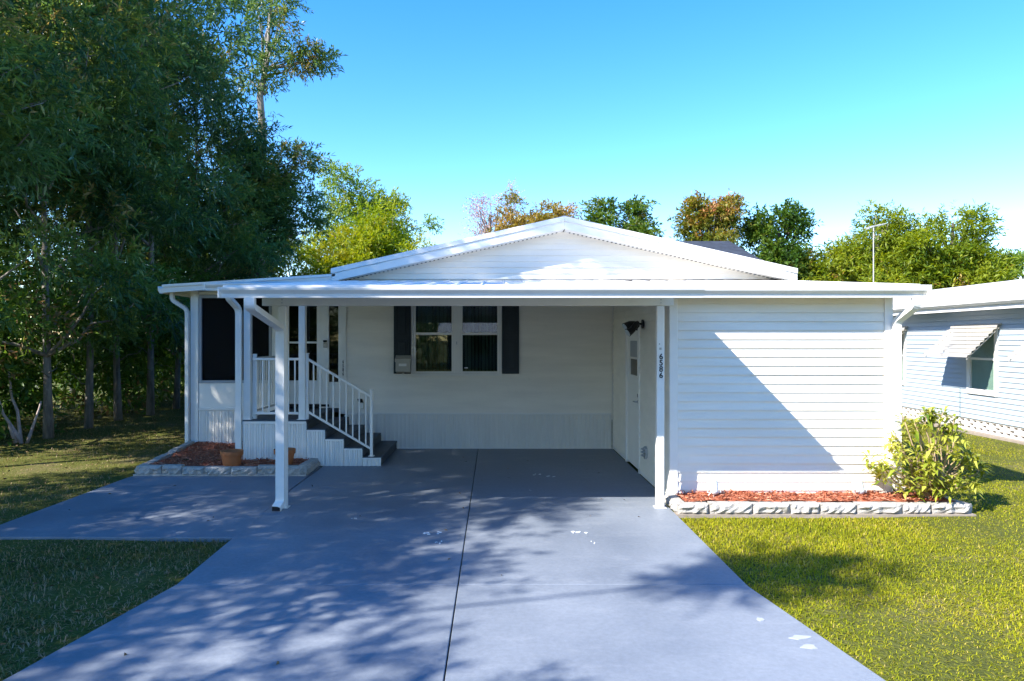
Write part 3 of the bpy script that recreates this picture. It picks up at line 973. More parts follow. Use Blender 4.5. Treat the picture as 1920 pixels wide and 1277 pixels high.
# dryer vent
v = MB().tube([(SX0 - .018, 9.55, .37), (SX0 - .05, 9.55, .37)], .085, 8).build('wall_vent', 'chrome', sh)
for i in range(3):
    zz = .325 + i * .042
    MB().hexa([(SX0 - .085, 9.49, zz), (SX0 - .085, 9.61, zz), (SX0 - .05, 9.61, zz + .015), (SX0 - .05, 9.49, zz + .015), (SX0 - .083, 9.49, zz + .006), (SX0 - .083, 9.61, zz + .006), (SX0 - .05, 9.61, zz + .021), (SX0 - .05, 9.49, zz + .021)]).build('louvre', 'grey_frame', v)
# roof, gutter, downspout
sroof = MB().prism_x([(8.10, cz(8.1) - .05), (12.27, cz(12.27) - .05), (12.27, cz(12.27)), (8.10, cz(8.1))], 2.040, 4.965).build('roof', 'roof_pan', sh)
box('drip_edge', 2.040, 4.967, 8.072, 8.098, 2.42, 2.512, 'metal_white', sroof)
for i in range(10):
    x = 2.06 + i * .31
    MB().prism_x([(8.12, cz(8.12) + .001), (12.2, cz(12.2) + .001), (12.2, cz(12.2) + .024), (8.12, cz(8.12) + .024)], x, x + .012).build('seam', 'roof_pan', sroof)
MB().prism_x(gutter_prof(8.07, 2.468, .105), 2.04, 4.86).build('gutter', 'metal_white', sh)
box('gutter_cap', 4.861, 4.873, 7.96, 8.07, 2.362, 2.472, 'metal_white', sh)
box('soffit', 2.10, 4.94, 8.10, 8.274, 2.441, 2.452, 'cream', sh)
MB().tube(smooth_path([(4.76, 8.02, 2.365), (4.76, 8.02, 2.27), (4.66, 8.24, 2.10), (4.66, 8.24, .22), (4.66, 8.15, .17)], .06), 0, square=(.030, .043, (1, 0, 0))).build('downspout', 'metal_white', sh)

# flood light on the shed side wall
fl = thing('flood_light', 'black twin head flood light on the shed wall above the door', 'light', (2.04, 9.75, 2.1))
MB().tube([(2.042, 9.75, 2.10), (2.02, 9.75, 2.10)], .062, 12).build('back_plate', 'black', fl)
for yy, tilt in ((9.66, -.05), (9.86, .03)):
    MB().tube([(2.02, 9.75, 2.10), (1.97, (9.75 + yy) / 2, 2.105), (1.93, yy, 2.10)], .014, 8).build('arm', 'black', fl)
    hd = MB().tube([(1.955, yy, 2.125), (1.93, yy - .01, 2.11), (1.875, yy - .03, 2.075 + tilt), (1.80, yy - .05, 2.03 + tilt)], [.022, .036, .042, .060], 12).build('lamp_head', 'black', fl)
    MB().tube([(1.7995, yy - .0502, 2.0295 + tilt), (1.797, yy - .051, 2.028 + tilt)], .052, 12).build('lens', 'plastic_pale', hd)
MB().tube([(1.985, 9.75, 2.085), (1.95, 9.75, 2.05), (1.94, 9.75, 2.015)], [.016, .02, .022], 10).build('motion_sensor', 'black', fl)

# ================================================================== ENTRY STAIRS
es = thing('entry_stairs', 'grey painted entry landing and side steps with white railing', 'stairs', (-2.8, 10.6, 0))
YF, YB = 10.60, 12.28
box('landing', -3.75, -2.80, YF - .015, YB, .64, .69, 'step_paint', es, .006)
RH = .138
for i in range(4):
    x0 = -2.80 + .2775 * i
    zt = .69 - RH * (i + 1)
    s = MB().box(x0 + .001, x0 + .2775 + .012, YF - .012, YB, zt - .035, zt).build('tread', 'step_paint', es, bev=.005)
    box('riser', x0 - .001 + .001, x0 + .012, YF + .012, YB, zt + .001, zt + RH - .051 if i == 0 else zt + RH - .036, 'step_paint', es)
    box('riser', x0 + .2775 - .012, x0 + .2775 - .001, YF + .012, YB, 0.002, zt - .036, 'step_paint', es) if i == 3 else None
    ribbed_panel(es, x0 + .002, x0 + .276, .003, zt - .03, YF + .006, rib=.07, nm='skirt_panel')
    box('edge_trim', x0 + .0, x0 + .2775, YF - .018, YF - .0125, zt - .034, zt - .012, 'trim', es)
    box('edge_trim', x0 + .270, x0 + .2785, YF - .018, YF - .0125, 0.003 if i == 3 else zt - RH, zt - .0345, 'trim', es)
x = -3.75
while x < -2.82:
    ribbed_panel(es, x + .002, min(x + .316, -2.80), .003, .642, YF + .006, rib=.079, nm='skirt_panel')
    x += .3166
box('edge_trim', -3.75, -2.80, YF - .021, YF - .0155, .63, .668, 'trim', es)
box('side_panel', -3.752, -3.745, YF + .01, YB, .003, .638, 'skirt', es)
# railing
rl = box('railing', -3.62, -2.94, YF + .045, YF + .085, 1.575, 1.612, 'trim', es, .004)
box('bottom_rail', -3.62, -2.94, YF + .05, YF + .08, .765, .80, 'trim', rl, .003)
bal = MB().box(-.0095, .0095, -.0095, .0095, 0, 1).mesh('baluster')
bal.materials.append(M('trim'))
def baluster(x, y, z0, z1, par):
    o = link('baluster', bal, par)
    o.location = (x, y, z0)
    o.scale = (1, 1, z1 - z0)
for i in range(7):
    baluster(-3.57 + i * .0965, YF + .065, .80, 1.575, rl)
box('rail_post', -3.645, -3.605 + .018, YF + .12, YF + .16, .69, 1.67, 'trim', rl, .004)
box('rail_post', -2.825, -2.785, YF + .045, YF + .085, .69, 1.67, 'trim', rl, .004)
box('post_cap', -2.831, -2.779, YF + .039, YF + .091, 1.671, 1.684, 'trim', rl)
# side rail of the landing, running back to the wall
box('top_rail', -3.735, -3.70, YF + .12, 12.17, 1.575, 1.612, 'trim', rl, .004)
box('bottom_rail', -3.732, -3.703, YF + .12, 12.17, .765, .80, 'trim', rl, .003)
box('rail_post', -3.74, -3.695, 12.171, 12.215, .69, 1.67, 'trim', rl, .004)
for i in range(14):
    baluster(-3.7175, YF + .19 + i * .1, .80, 1.575, rl)
# stair rail
xa, xb = -2.784, -1.865
def tr(x): return 1.605 + (x - xa) / (xb - xa) * (1.06 - 1.605)
def br(x): return .815 + (x - xa) / (xb - xa) * (.275 - .815)
for fn, th, nm in ((tr, .04, 'top_rail'), (br, .034, 'bottom_rail')):
    y0, y1 = YF + .047, YF + .083
    MB().hexa([(xa, y0, fn(xa) - th), (xb, y0, fn(xb) - th), (xb, y1, fn(xb) - th), (xa, y1, fn(xa) - th), (xa, y0, fn(xa)), (xb, y0, fn(xb)), (xb, y1, fn(xb)), (xa, y1, fn(xa))]).build(nm, 'trim', rl, bev=.003)
for i in range(9):
    x = xa + (xb - xa) * (i + .75) / 9.4
    baluster(x, YF + .065, br(x) - .002, tr(x) - .036, rl)
box('rail_post', xb + .001, xb + .043, YF + .043, YF + .087, RH, 1.125, 'trim', rl, .004)
box('post_cap', xb - .004, xb + .048, YF + .038, YF + .092, 1.126, 1.139, 'trim', rl)
box('post_foot', xb - .02, xb + .065, YF + .02, YF + .11, RH + .001, RH + .011, 'trim', rl)

# ================================================================== FLOWER BEDS
def rock_block_mesh(L, D, H, seed):
    r = np.random.default_rng(seed)
    nx, nz = 9, 4
    m = MB()
    grid = []
    for k in range(nz + 1):
        for i in range(nx + 1):
            x, z = i / nx * L, k / nz * H
            edge = i in (0, nx) or k in (0, nz)
            y = 0 if edge else -r.uniform(.0, .045)
            grid.append((x + (0 if i in (0, nx) else r.uniform(-.008, .008)), y + (.006 if edge else 0), z))
    n0 = nx + 1
    fs = [(k * n0 + i, k * n0 + i + 1, (k + 1) * n0 + i + 1, (k + 1) * n0 + i) for k in range(nz) for i in range(nx)]
    m.add(grid, fs)
    # remaining five faces
    b = len(grid)
    m.v += [(0, D, 0), (L, D, 0), (L, D, H), (0, D, H)]
    m.f += [tuple([b + 3] + [nz * n0 + i for i in range(0, nx + 1)] + [b + 2]), (b, b + 3, b + 2, b + 1)]
    m.f += [tuple([b] + [i for i in range(nx, -1, -1)][::-1] + [b + 1])[::-1]]
    m.f += [tuple([b] + [k * n0 for k in range(nz + 1)] + [b + 3])[::-1], tuple([b + 1] + [k * n0 + nx for k in range(nz + 1)] + [b + 2])]
    me = m.mesh('block')
    me.materials.append(M('stone_white'))
    return me

BLK = [rock_block_mesh(1.0, .11, 1.0, s) for s in range(9)]
def lay_blocks(parent, p0, p1, n, H, z=0.0):
    """n blocks end to end from p0 to p1, rough faces to the right-hand side of the direction"""
    p0, p1 = Vector(p0), Vector(p1)
    d = (p1 - p0)
    L = d.length / n
    ang = math.atan2(d.y, d.x)
    cuts = [0] + sorted((i + random.uniform(-.16, .16)) / n for i in range(1, n)) + [1]
    for i in range(n):
        o = link('block', BLK[random.randrange(9)], parent)
        q = p0 + d * cuts[i] + d.normalized().cross(Vector((0, 0, 1))) * random.uniform(-.012, .012)
        L = d.length * (cuts[i + 1] - cuts[i])
        o.location = (q.x, q.y, z)
        o.rotation_euler = (random.uniform(-.02, .02), random.uniform(-.008, .008), ang + random.uniform(-.015, .015))
        o.scale = (L - random.uniform(.006, .016), 1, H * random.uniform(.9, 1.08))

def mulch_part(parent, poly, inner_z, seed, nchips, bump=.03):
    """lumpy mulch surface over a convex polygon plus loose chips"""
    r = np.random.default_rng(seed)
    P = np.array(poly)
    x0, y0 = P.min(0)
    x1, y1 = P.max(0)
    def inside(q, mrg=0.0):
        ok = np.ones(len(q), bool)
        for i in range(len(P)):
            a, b = P[i], P[(i + 1) % len(P)]
            e = b - a
            nrm = np.array([-e[1], e[0]]) / np.linalg.norm(e)
            ok &= ((q - a) @ nrm) > mrg
        return ok
    def hz(x, y):
        return inner_z + bump * (np.sin(x * 5 + seed) * np.sin(y * 6) * .4 + .5 * np.sin(x * 13 + 2) * np.cos(y * 11 + seed))
    st = .05
    gx, gy = np.arange(x0, x1 + st, st), np.arange(y0, y1 + st, st)
    X, Y = np.meshgrid(gx, gy)
    Z = hz(X, Y) + r.uniform(-.006, .006, X.shape)
    V = np.stack([X, Y, Z], -1).reshape(-1, 3)
    nx = len(gx)
    I, J = np.meshgrid(np.arange(nx - 1), np.arange(len(gy) - 1))
    a = (J * nx + I).ravel()
    cen = V[a][:, :2] + st / 2
    a = a[inside(cen)]
    F = np.concatenate([np.stack([a, a + 1, a + nx + 1], 1), np.stack([a, a + nx + 1, a + nx], 1)])
    np_parts = [(V, F, r.uniform(.1, .6, len(V)))]
    q = np.stack([r.uniform(x0, x1, nchips * 2), r.uniform(y0, y1, nchips * 2)], 1)
    q = q[inside(q, .02)][:nchips]
    n = len(q)
    C = np.stack([q[:, 0], q[:, 1], hz(q[:, 0], q[:, 1]) + r.uniform(.0, .018, n)], 1)
    D = np.stack([r.normal(size=n), r.normal(size=n), r.normal(size=n) * .25], 1)
    v, f, t = leaves_vf(C, D, r.uniform(.03, .09, n), r.uniform(.008, .02, n), r, r.uniform(0, 1, n), .0, .6)
    V, F, T = merge(np_parts + [(v, f, t)])
    o = np_mesh('mulch', V, F, T, 'chip', parent)
    o['kind'] = 'stuff'
    return o

bed1 = thing('flower_bed', 'mulch bed edged with white stone blocks below the porch landing', 'flower bed', (-3.9, 10.2, 0))
lay_blocks(bed1, (-4.95, 9.83, 0), (-2.64, 9.83, 0), 7, .13, .004)
lay_blocks(bed1, (-5.27, 12.22, 0), (-4.96, 9.86, 0), 7, .13, .004)
lay_blocks(bed1, (-2.60, 9.86, 0), (-2.60, 10.56, 0), 2, .14, .004)
box('footing', -4.99, -2.60, 9.815, 9.95, .0015, .026, 'stone_white', bed1, .004)
mulch_part(bed1, [(-4.88, 9.93), (-2.70, 9.93), (-2.70, 10.585), (-4.93, 10.585)], .10, 3, 1800)
mulch_part(bed1, [(-4.91, 10.586), (-3.77, 10.586), (-3.77, 12.27), (-5.15, 12.27)], .10, 5, 1500)

bed2 = thing('flower_bed', 'sunlit red mulch bed edged with rough pale stone below the shed wall', 'flower bed', (3.6, 8.0, 0))
lay_blocks(bed2, (2.0, 7.74, 0), (5.20, 7.74, 0), 8, .115, -.012)
lay_blocks(bed2, (1.985, 8.29, 0), (1.985, 7.75, 0), 2, .115, -.01)
lay_blocks(bed2, (5.24, 7.80, 0), (5.10, 8.34, 0), 2, .11, -.012)
box('footing', 1.98, 5.22, 7.70, 7.84, -.06, -.006, 'concrete', bed2)
mulch_part(bed2, [(2.10, 7.85), (5.08, 7.85), (5.0, 8.284), (2.10, 8.284)], .105, 9, 2600, .024)

def pot(label, x, y, z, r, h):
    p = thing('flower_pot', label, 'pot', (x, y, z), 'terracotta pots in the mulch bed')
    MB().lathe([(0.001, z + .01), (r * .70, z), (r * .72, z + .005), (r * .90, z + h * .72), (r * .91, z + h * .735)], x, y, 28).build('body', 'terracotta', p, smooth=True)
    MB().lathe([(r * .91, z + h * .735), (r * .99, z + h * .74), (r * 1.0, z + h * .76), (r * 1.02, z + h * .97), (r * 1.01, z + h), (r * .95, z + h), (r * .93, z + h * .97), (r * .88, z + h * .6)], x, y, 28).build('rim', 'terracotta', p, smooth=True)
    MB().lathe([(r * .895, z + h * .70), (r * .5, z + h * .72), (.001, z + h * .71)], x, y, 20).build('potting_soil', 'soil', p)
pot('empty terracotta pot in the open left part of the mulch bed', -3.70, 10.02, .09, .155, .235)
pot('empty terracotta pot half hidden behind the left carport post', -2.985, 10.12, .09, .15, .24)

def spotlight(label, x, y):
    s = thing('garden_spotlight', label, 'spotlight', (x, y, .1), 'garden spotlights in the red mulch')
    z = .185
    MB().tube([(x, y, .06), (x, y, .15)], .009, 6).build('stake', 'plastic_pale', s)
    hd = MB().tube([(x, y - .055, z - .035), (x, y - .045, z - .03), (x, y, z), (x + .005, y + .05, z + .035), (x + .006, y + .075, z + .05)], [.018, .035, .05, .062, .065], 14).build('lamp_head', 'plastic_pale', s, smooth=True)
    MB().tube([(x + .006, y + .0755, z + .0503), (x + .0062, y + .079, z + .053)], .054, 14).build('lens', 'glass_green', hd)
    MB().tube([(x - .07, y - .02, .12), (x - .03, y + .0, .15), (x, y, .15)], .006, 6).build('cable', 'trim', s)
    box('bracket', x - .075, x + .075, y - .012, y + .012, .145, .152, 'plastic_pale', s)
    box('bracket_arm', x - .075, x - .068, y - .012, y + .012, .153, .20, 'plastic_pale', s)
    box('bracket_arm', x + .068, x + .075, y - .012, y + .012, .153, .20, 'plastic_pale', s)
spotlight('small pale garden spotlight in red mulch, nearer the carport post', 2.50, 8.10)
spotlight('small pale garden spotlight in red mulch, nearer the green shrub', 4.17, 8.12)

# ================================================================== NEIGHBOUR: BLUE HOUSE
bh = thing('blue_house', 'pale blue sided neighbour house with window awnings and white roof', 'house', (12, 15, 0))
bn = math.hypot(.0435, 1)
def fb(p):
    x, y, z = p
    return (9.76 + x / bn + y * .0435 / bn, 13.1 + y / bn - x * .0435 / bn, z)
def fbox(name, x0, x1, y0, y1, z0, z1, mat, parent):
    p = [(x0, y0, z0), (x1, y0, z0), (x1, y1, z0), (x0, y1, z0), (x0, y0, z1), (x1, y0, z1), (x1, y1, z1), (x0, y1, z1)]
    return MB().hexa([fb(q) for q in p]).build(name, mat, parent)
wins = [(-1.87, -1.03), (.77, 1.61), (4.12, 4.96), (7.2, 8.0)]
m = MB()
ycur = -4.0
segs = []
for a, b in wins:
    segs.append((ycur, a, .25, 2.6))
    segs.append((a, b, .25, .83))
    segs.append((a, b, 2.1, 2.6))
    ycur = b
segs.append((ycur, 16.0, .25, 2.6))
for y0, y1, z0, z1 in segs:
    m.hexa([fb(q) for q in [(0, y0, z0), (.1, y0, z0), (.1, y1, z0), (0, y1, z0), (0, y0, z1), (.1, y0, z1), (.1, y1, z1), (0, y1, z1)]])
bw = m.build('wall', 'vinyl_blue', bh)
siding_side(bw, 0, -3.98, 15.98, .26, 2.50, .101, 'vinyl_blue', -1, holes=[(a - .06, b + .06, .77, 2.16) for a, b in wins], f=fb)
fbox('end_wall', .1, 5.8, -4, -3.9, .25, 2.6, 'vinyl_blue', bh)
fbox('end_wall', .1, 5.8, 15.9, 16, .25, 2.6, 'vinyl_blue', bh)
fbox('rear_wall', 5.7, 5.8, -3.9, 15.9, .25, 2.6, 'vinyl_blue', bh)
fbox('floor', .1, 5.7, -3.9, 15.9, .2, .25, 'room', bh)
def fprism(name, prof, y0, y1, mat, parent):
    n = len(prof)
    vs = [fb((x, y0, z)) for x, z in prof] + [fb((x, y1, z)) for x, z in prof]
    fs = [(i, n + i, n + (i + 1) % n, (i + 1) % n) for i in range(n)] + [tuple(range(n)), tuple(range(2 * n - 1, n - 1, -1))]
    return MB().add(vs, fs).build(name, mat, parent)
brf = fprism('roof', [(-.38, 2.56), (2.9, 3.28), (6.2, 2.56), (6.2, 2.62), (2.9, 3.35), (-.38, 2.63)], -4.3, 16.3, 'shingle_pale', bh)
fprism('soffit', [(-.36, 2.47), (0.1, 2.47), (.1, 2.485), (-.36, 2.485)], -4.2, 16.2, 'trim', brf)
fprism('fascia', [(-.385, 2.455), (-.362, 2.455), (-.362, 2.555), (-.385, 2.555)], -4.3, 16.3, 'trim', brf)
fprism('gutter', [(-.386, 2.545), (-.43, 2.545), (-.48, 2.59), (-.48, 2.64), (-.47, 2.64), (-.46, 2.62), (-.386, 2.62)], -4.3, 16.3, 'metal_white', brf)
for i in range(7):          # shingle courses, thin steps up the slope
    xx = -.36 + i * .46
    zz = 2.632 + (xx + .38) * (.72 / 3.28)
    fprism('shingle_course', [(xx, zz + .001), (xx + .45, zz + .001 + .45 * .2195), (xx + .45, zz + .004 + .45 * .2195), (xx, zz + .012)], -4.29, 16.29, 'shingle_pale', brf)
for a, b in wins:
    w = fbox('window', -.02, .05, a, a + .05, .83, 2.1, 'trim', bh)
    fbox('frame', -.02, .05, b - .05, b, .83, 2.1, 'trim', w)
    fbox('frame', -.02, .05, a + .051, b - .051, .83, .88, 'trim', w)
    fbox('frame', -.02, .05, a + .051, b - .051, 2.05, 2.1, 'trim', w)
    fbox('sash_rail', -.012, .04, a + .051, b - .051, 1.47, 1.515, 'trim', w)
    fbox('pane', .010, .013, a + .051, b - .051, .881, 1.469, 'glass_green', w)
    fbox('pane', -.003, .0, a + .051, b - .051, 1.516, 2.049, 'glass_green', w)
    fbox('roller_blind', .022, .026, a + .052, b - .052, .881, 2.049, 'blind_pale', w)
    fbox('casing', -.03, -.005, a - .06, a - .001, .77, 2.16, 'trim', w)
    fbox('casing', -.03, -.005, b + .001, b + .06, .77, 2.16, 'trim', w)
    fbox('sill', -.045, -.005, a, b, .775, .829, 'trim', w)
    # slatted awning
    y0, y1 = a - .18, b + .48
    aw = fbox('awning', -.03, -.006, y0, y1, 2.17, 2.20, 'awning', bh)
    ns = 8
    for i in range(ns):
        x_ = -.03 - .64 * i / ns
        z_ = 2.19 - .66 * i / ns
        prof = [(x_ + .006, z_), (x_ - .080, z_ - .030), (x_ - .084, z_ - .074), (x_ - .077, z_ - .074), (x_ - .074, z_ - .036), (x_ + .006, z_ - .008)]
        fprism('slat', prof, y0, y1, 'awning', aw)
    for yy in (y0 + .03, y1 - .045):
        fprism('bracket', [(-.02, 2.15), (-.66, 1.505), (-.66, 1.49), (-.02, 2.13)], yy, yy + .015, 'awning', aw)
# screen-block skirting
def vent_block():
    m = MB()
    L, H, D = .395, .235, .10
    # bars left around the slots: three columns with staggered openings
    zs = [0, .045, .075, .115, .145, .185, .215, H]
    for (za, zb, cuts) in [(0, .035, []), (.035, .08, [(.03, .16), (.24, .37)]), (.08, .10, []), (.10, .145, [(.13, .27)]), (.145, .17, []), (.17, .215, [(.03, .16), (.24, .37)]), (.215, H, [])]:
        x = 0
        for c0, c1 in cuts + [(L, L)]:
            if c0 > x: m.box(-D, 0, x, c0, za, zb)
            x = c1
    me = m.mesh('vent_block')
    me.materials.append(M('block_pale'))
    return me
vb = vent_block()
bsk = fbox('skirting', .12, .2, -3.9, 15.9, 0, .25, 'black', bh)
fbox('footing', -.16, .15, -4, 16, -.2, .012, 'concrete', bh)
ang = -math.atan(.0435)
for i in range(49):
    yy = -3.9 + i * .405
    o = link('vent_block', vb, bsk)
    o.location = fb((.105, yy, .013))
    o.rotation_euler = (0, 0, ang)

# ---- far house with dark hip roof, seen over the main roof
fh = thing('hip_roof_house', 'house with dark shingle hip roof showing above the white gable', 'house', (5.5, 25, 0))
box('wall', 1.2, 7.9, 22.6, 28.5, 0, 4.2, 'vinyl', fh)
hv = [(.8, 22.2, 4.36), (8.35, 22.2, 4.36), (8.35, 29, 4.36), (.8, 29, 4.36), (3.4, 25.4, 5.30), (7.15, 23.6, 5.02)]
hv = [(.8, 22.2, 4.36), (8.35, 22.2, 4.36), (8.35, 29, 4.36), (.8, 29, 4.36), (3.0, 24.2, 5.22), (8.0, 24.2, 5.22), (8.0, 27, 5.22), (3.0, 27, 5.22)]
MB().add(hv, [(0, 1, 5, 4), (1, 2, 6, 5), (2, 3, 7, 6), (3, 0, 4, 7), (4, 5, 6, 7), (3, 2, 1, 0)]).build('roof', 'shingle_dark', fh)
m = MB()
m.box(.82, 8.33, 22.17, 22.21, 4.17, 4.355)
fo = m.build('fascia', 'trim', fh)
box('fascia', 8.331, 8.37, 22.18, 29, 4.17, 4.354, 'trim', fh)
box('window', 5.8, 6.8, 22.57, 22.61, 2.2, 3.4, 'glass_dark', fh)

# ---- thin antenna pole in the side yard
an = thing('antenna_pole', 'thin white antenna pole rising behind the shed roof', 'pole', (6.93, 13.0, 0))
MB().tube([(6.93, 13, -.1), (6.93, 13, 2), (6.93, 13, 3.93)], [.013, .011, .009], 8).build('pole', 'metal_grey', an)
MB().tube([(6.80, 13.0, 3.90), (6.93, 13.0, 3.95), (7.13, 13.0, 3.99)], .013, 6).build('boom', 'metal_grey', an)
for xx, ll in ((6.84, .16), (6.95, .2), (7.05, .14), (7.11, .1)):
    MB().tube([(xx, 13 - ll, 3.955 + (xx - 6.93) * .2), (xx, 13 + ll, 3.955 + (xx - 6.93) * .2)], .007, 6).build('element', 'metal_grey', an)

# ---- house across the street, behind the viewer (mirrored in the window)
ah = thing('street_house', 'low house with pale metal roof across the street, mirrored in the window', 'house', (3, -22, 0))
box('wall', -3, 12, -27, -20.5, 0, 2.3, 'tan_wall', ah)
MB().prism_x([(-19.9, 2.15), (-23.7, 3.35), (-27.6, 2.15), (-27.6, 2.25), (-23.7, 3.47), (-19.9, 2.25)], -3.6, 12.6).build('roof', 'roof_pan', ah)
for xx in (-1.5, 2.0, 6.5):
    box('window', xx, xx + 1.2, -20.51, -20.47, .9, 2.0, 'glass_dark', ah)

# ================================================================== VEGETATION
# ---- shrub at the shed corner
def shrub(name, label, cat, loc, tips, leaf, mat, barkmat, seed, per=22, whorl=.16):
    """stems from the base to each tip; a whorl of long leaves on every tip"""
    r = np.random.default_rng(seed)
    s = thing(name, label, cat, loc)
    base = np.array(loc)
    m = MB()
    P = []
    for t in tips:
        t = np.array(t, float)
        b = base + np.array([r.uniform(-.1, .1), r.uniform(-.06, .06), -.02])
        pts = []
        n = 6
        for i in range(n + 1):
            u = i / n
            q = b * (1 - u) + t * u
            q[2] = b[2] + (t[2] - b[2]) * (u ** .8)
            q = q + (r.normal(size=3) * .018 if 0 < i < n else 0)
            pts.append(tuple(q))
        m.tube(pts, [.013 - .008 * i / n for i in range(n + 1)], 6)
    m.build('stems', barkmat, s, smooth=True)
    C, D, L, W, T = [], [], [], [], []
    for t in tips:
        t = np.array(t, float)
        tn = r.normal(.5, .16)
        for k in range(per):
            a = r.uniform(0, 6.283)
            el = r.uniform(-.45, 1.1)
            d = np.array([math.cos(a) * math.cos(el), math.sin(a) * math.cos(el), math.sin(el)])
            C.append(t + np.array([0, 0, r.uniform(-.16, .02)]) + d * .01)
            D.append(d)
            L.append(leaf[0] * r.uniform(.6, 1.15))
            W.append(leaf[1] * r.uniform(.8, 1.2))
            T.append(np.clip(tn + r.normal(0, .2), 0, 1))
    C, D, L, W, T = map(np.array, (C, D, L, W, T))
    # two-segment leaves that arch over
    V, F, TT = [], [], []
    D = norm(D)
    n = len(C)
    S = norm(np.cross(D, np.array([0, 0, 1.0]) + r.normal(size=(n, 3)) * .2))
    Z = np.array([0, 0, 1.0])
    Lc, Wc = L[:, None], W[:, None]
    p1 = C + D * Lc * .5
    p2 = C + D * Lc * .98 - Z * Lc * .33
    VV = np.stack([C, p1 + S * Wc * .5 + Z * Wc * .12, p1 - Z * Wc * .08, p1 - S * Wc * .5 + Z * Wc * .12, p2], 1)
    b = np.arange(n)[:, None] * 5
    FF = np.concatenate([b + np.array([[0, 2, 1]]), b + np.array([[0, 3, 2]]), b + np.array([[1, 2, 4]]), b + np.array([[2, 3, 4]])])
    np_mesh('foliage', VV.reshape(-1, 3), FF, np.repeat(T, 5), mat, s)
    return s

rs = np.random.default_rng(21)
tips = []
for i in range(46):
    a, h = rs.uniform(0, 6.283), rs.uniform(.22, 1.0)
    rad = (.46 * math.sin(min(1, (h + .12)) * 2.75) + .1) * rs.uniform(.45, 1.1)
    tips.append((4.93 + rad * math.cos(a), 8.02 + .62 * rad * math.sin(a), .08 + h))
tips += [(5.36, 7.98, .58), (5.33, 8.05, .64), (5.42, 7.95, .54), (5.30, 7.9, .38), (4.32, 8.0, .50), (4.25, 8.05, .55), (4.36, 7.96, .44), (4.90, 8.0, 1.12), (4.94, 8.04, 1.06), (4.86, 7.97, 1.03)]
shrub('shrub', 'bushy yellow green shrub with whorled long leaves at the shed corner', 'shrub', (4.95, 8.03, .08), tips, (.135, .036), 'leaf_shrub', 'twig_tan', 5, 24)
tips2 = [(4.95 + rs.uniform(-.2, .3), 9.6 + rs.uniform(-.3, .3), rs.uniform(.25, .72)) for i in range(26)]
shrub('low_bush', 'small dark green bush in the shade behind the shed corner', 'bush', (5.0, 9.6, 0), tips2, (.12, .04), 'leaf_dark', 'bark_dark', 6, 18)

# ---- tall row trees along the left boundary
def row_tree_proto(name, seed, h, cz_, rad, nclump, crad, nspr, k, leaf, slen, low=True):
    r = np.random.default_rng(seed)
    t = bpy.data.objects.new(name, None)
    COL.objects.link(t)
    m = MB()
    lean = r.normal(size=2) * .25
    tp = [(lean[0] * u + .06 * math.sin(5 * u + seed), lean[1] * u, -.1 + (h * .93 + .1) * u) for u in np.linspace(0, 1, 10)]
    m.tube(tp, [.078 * (1 - .82 * u) + (.022 if u == 0 else 0) for u in np.linspace(0, 1, 10)], 10)
    C = clumps_in((0, 0, cz_), rad, nclump, r)
    C = C[C[:, 2] > 1.7]
    for c in C[::2]:
        zb = max(1.6, c[2] - r.uniform(.5, 1.6))
        u = zb / h
        limb(m, (lean[0] * u, lean[1] * u, zb), c, .045 * (1 - .6 * u), .008, r, .18, 4, 5)
    for i in range(5):       # short dead stubs on the bare trunk
        a, z = r.uniform(0, 6.28), r.uniform(.9, 2.4)
        limb(m, (0, 0, z), (.5 * math.cos(a), .5 * math.sin(a), z + .25), .012, .004, r, .2, 3, 4)
    m.build('trunk', 'bark', t, smooth=True)
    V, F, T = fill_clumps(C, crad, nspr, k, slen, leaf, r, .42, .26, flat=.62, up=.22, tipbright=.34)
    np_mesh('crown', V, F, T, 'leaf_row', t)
    return t

protoA = row_tree_proto('row_tree', 31, 11.5, 6.9, (2.4, 2.4, 4.6), 52, .72, 42, 13, (.19, .044), .42)
protoB = row_tree_proto('row_tree', 32, 10.8, 6.3, (2.6, 2.4, 4.4), 50, .72, 42, 13, (.18, .042), .42)
protoC = row_tree_proto('row_tree', 33, 9.0, 5.6, (2.4, 2.4, 3.2), 62, .60, 34, 13, (.18, .042), .42)
protoD = row_tree_proto('row_tree', 34, 8.8, 5.3, (3.0, 2.9, 3.3), 86, .50, 36, 12, (.17, .042), .40)
protoE = row_tree_proto('row_tree', 35, 13.0, 7.9, (2.6, 2.6, 5.0), 112, .58, 36, 13, (.17, .038), .42)
used = set()
def place_tree(proto, x, y, rot, sc, label, group):
    if proto.name not in used:
        used.add(proto.name)
        o = proto
    else:
        o = proto.copy()
        COL.objects.link(o)
        for ch in proto.children:
            c = ch.copy()
            COL.objects.link(c)
            c.parent = o
            c.matrix_parent_inverse = Matrix.Identity(4)
    o.location = (x, y, -.03)
    o.rotation_euler = (0, 0, rot)
    o.scale = (sc[0], sc[0], sc[1])
    return tag(o, label, 'tree', group)
for ch in list(protoA.children) + list(protoB.children) + list(protoC.children) + list(protoD.children) + list(protoE.children):
    ch.matrix_parent_inverse = Matrix.Identity(4)
GR = 'row of tall trees along the left boundary'
place_tree(protoA, -8.82, 15.5, .3, (1.0, 1.02), 'row tree with the thickest bare brown trunk at the left', GR)
place_tree(protoB, -8.65, 13.8, 2.1, (1.0, 1.0), 'row tree with grey shaded trunk at far left, nearest to the street', GR)
place_tree(protoB, -8.9, 16.9, 4.0, (1.0, 1.2), 'row tree with slim grey trunk next behind the thickest trunk', GR)
place_tree(protoA, -8.66, 17.9, 5.2, (1.05, 1.22), 'slim row tree, fourth trunk counting from the left picture edge', GR)
place_tree(protoB, -8.8, 19.6, .9, (1.0, .92), 'slim row tree, second trunk counting left from the porch corner', GR)
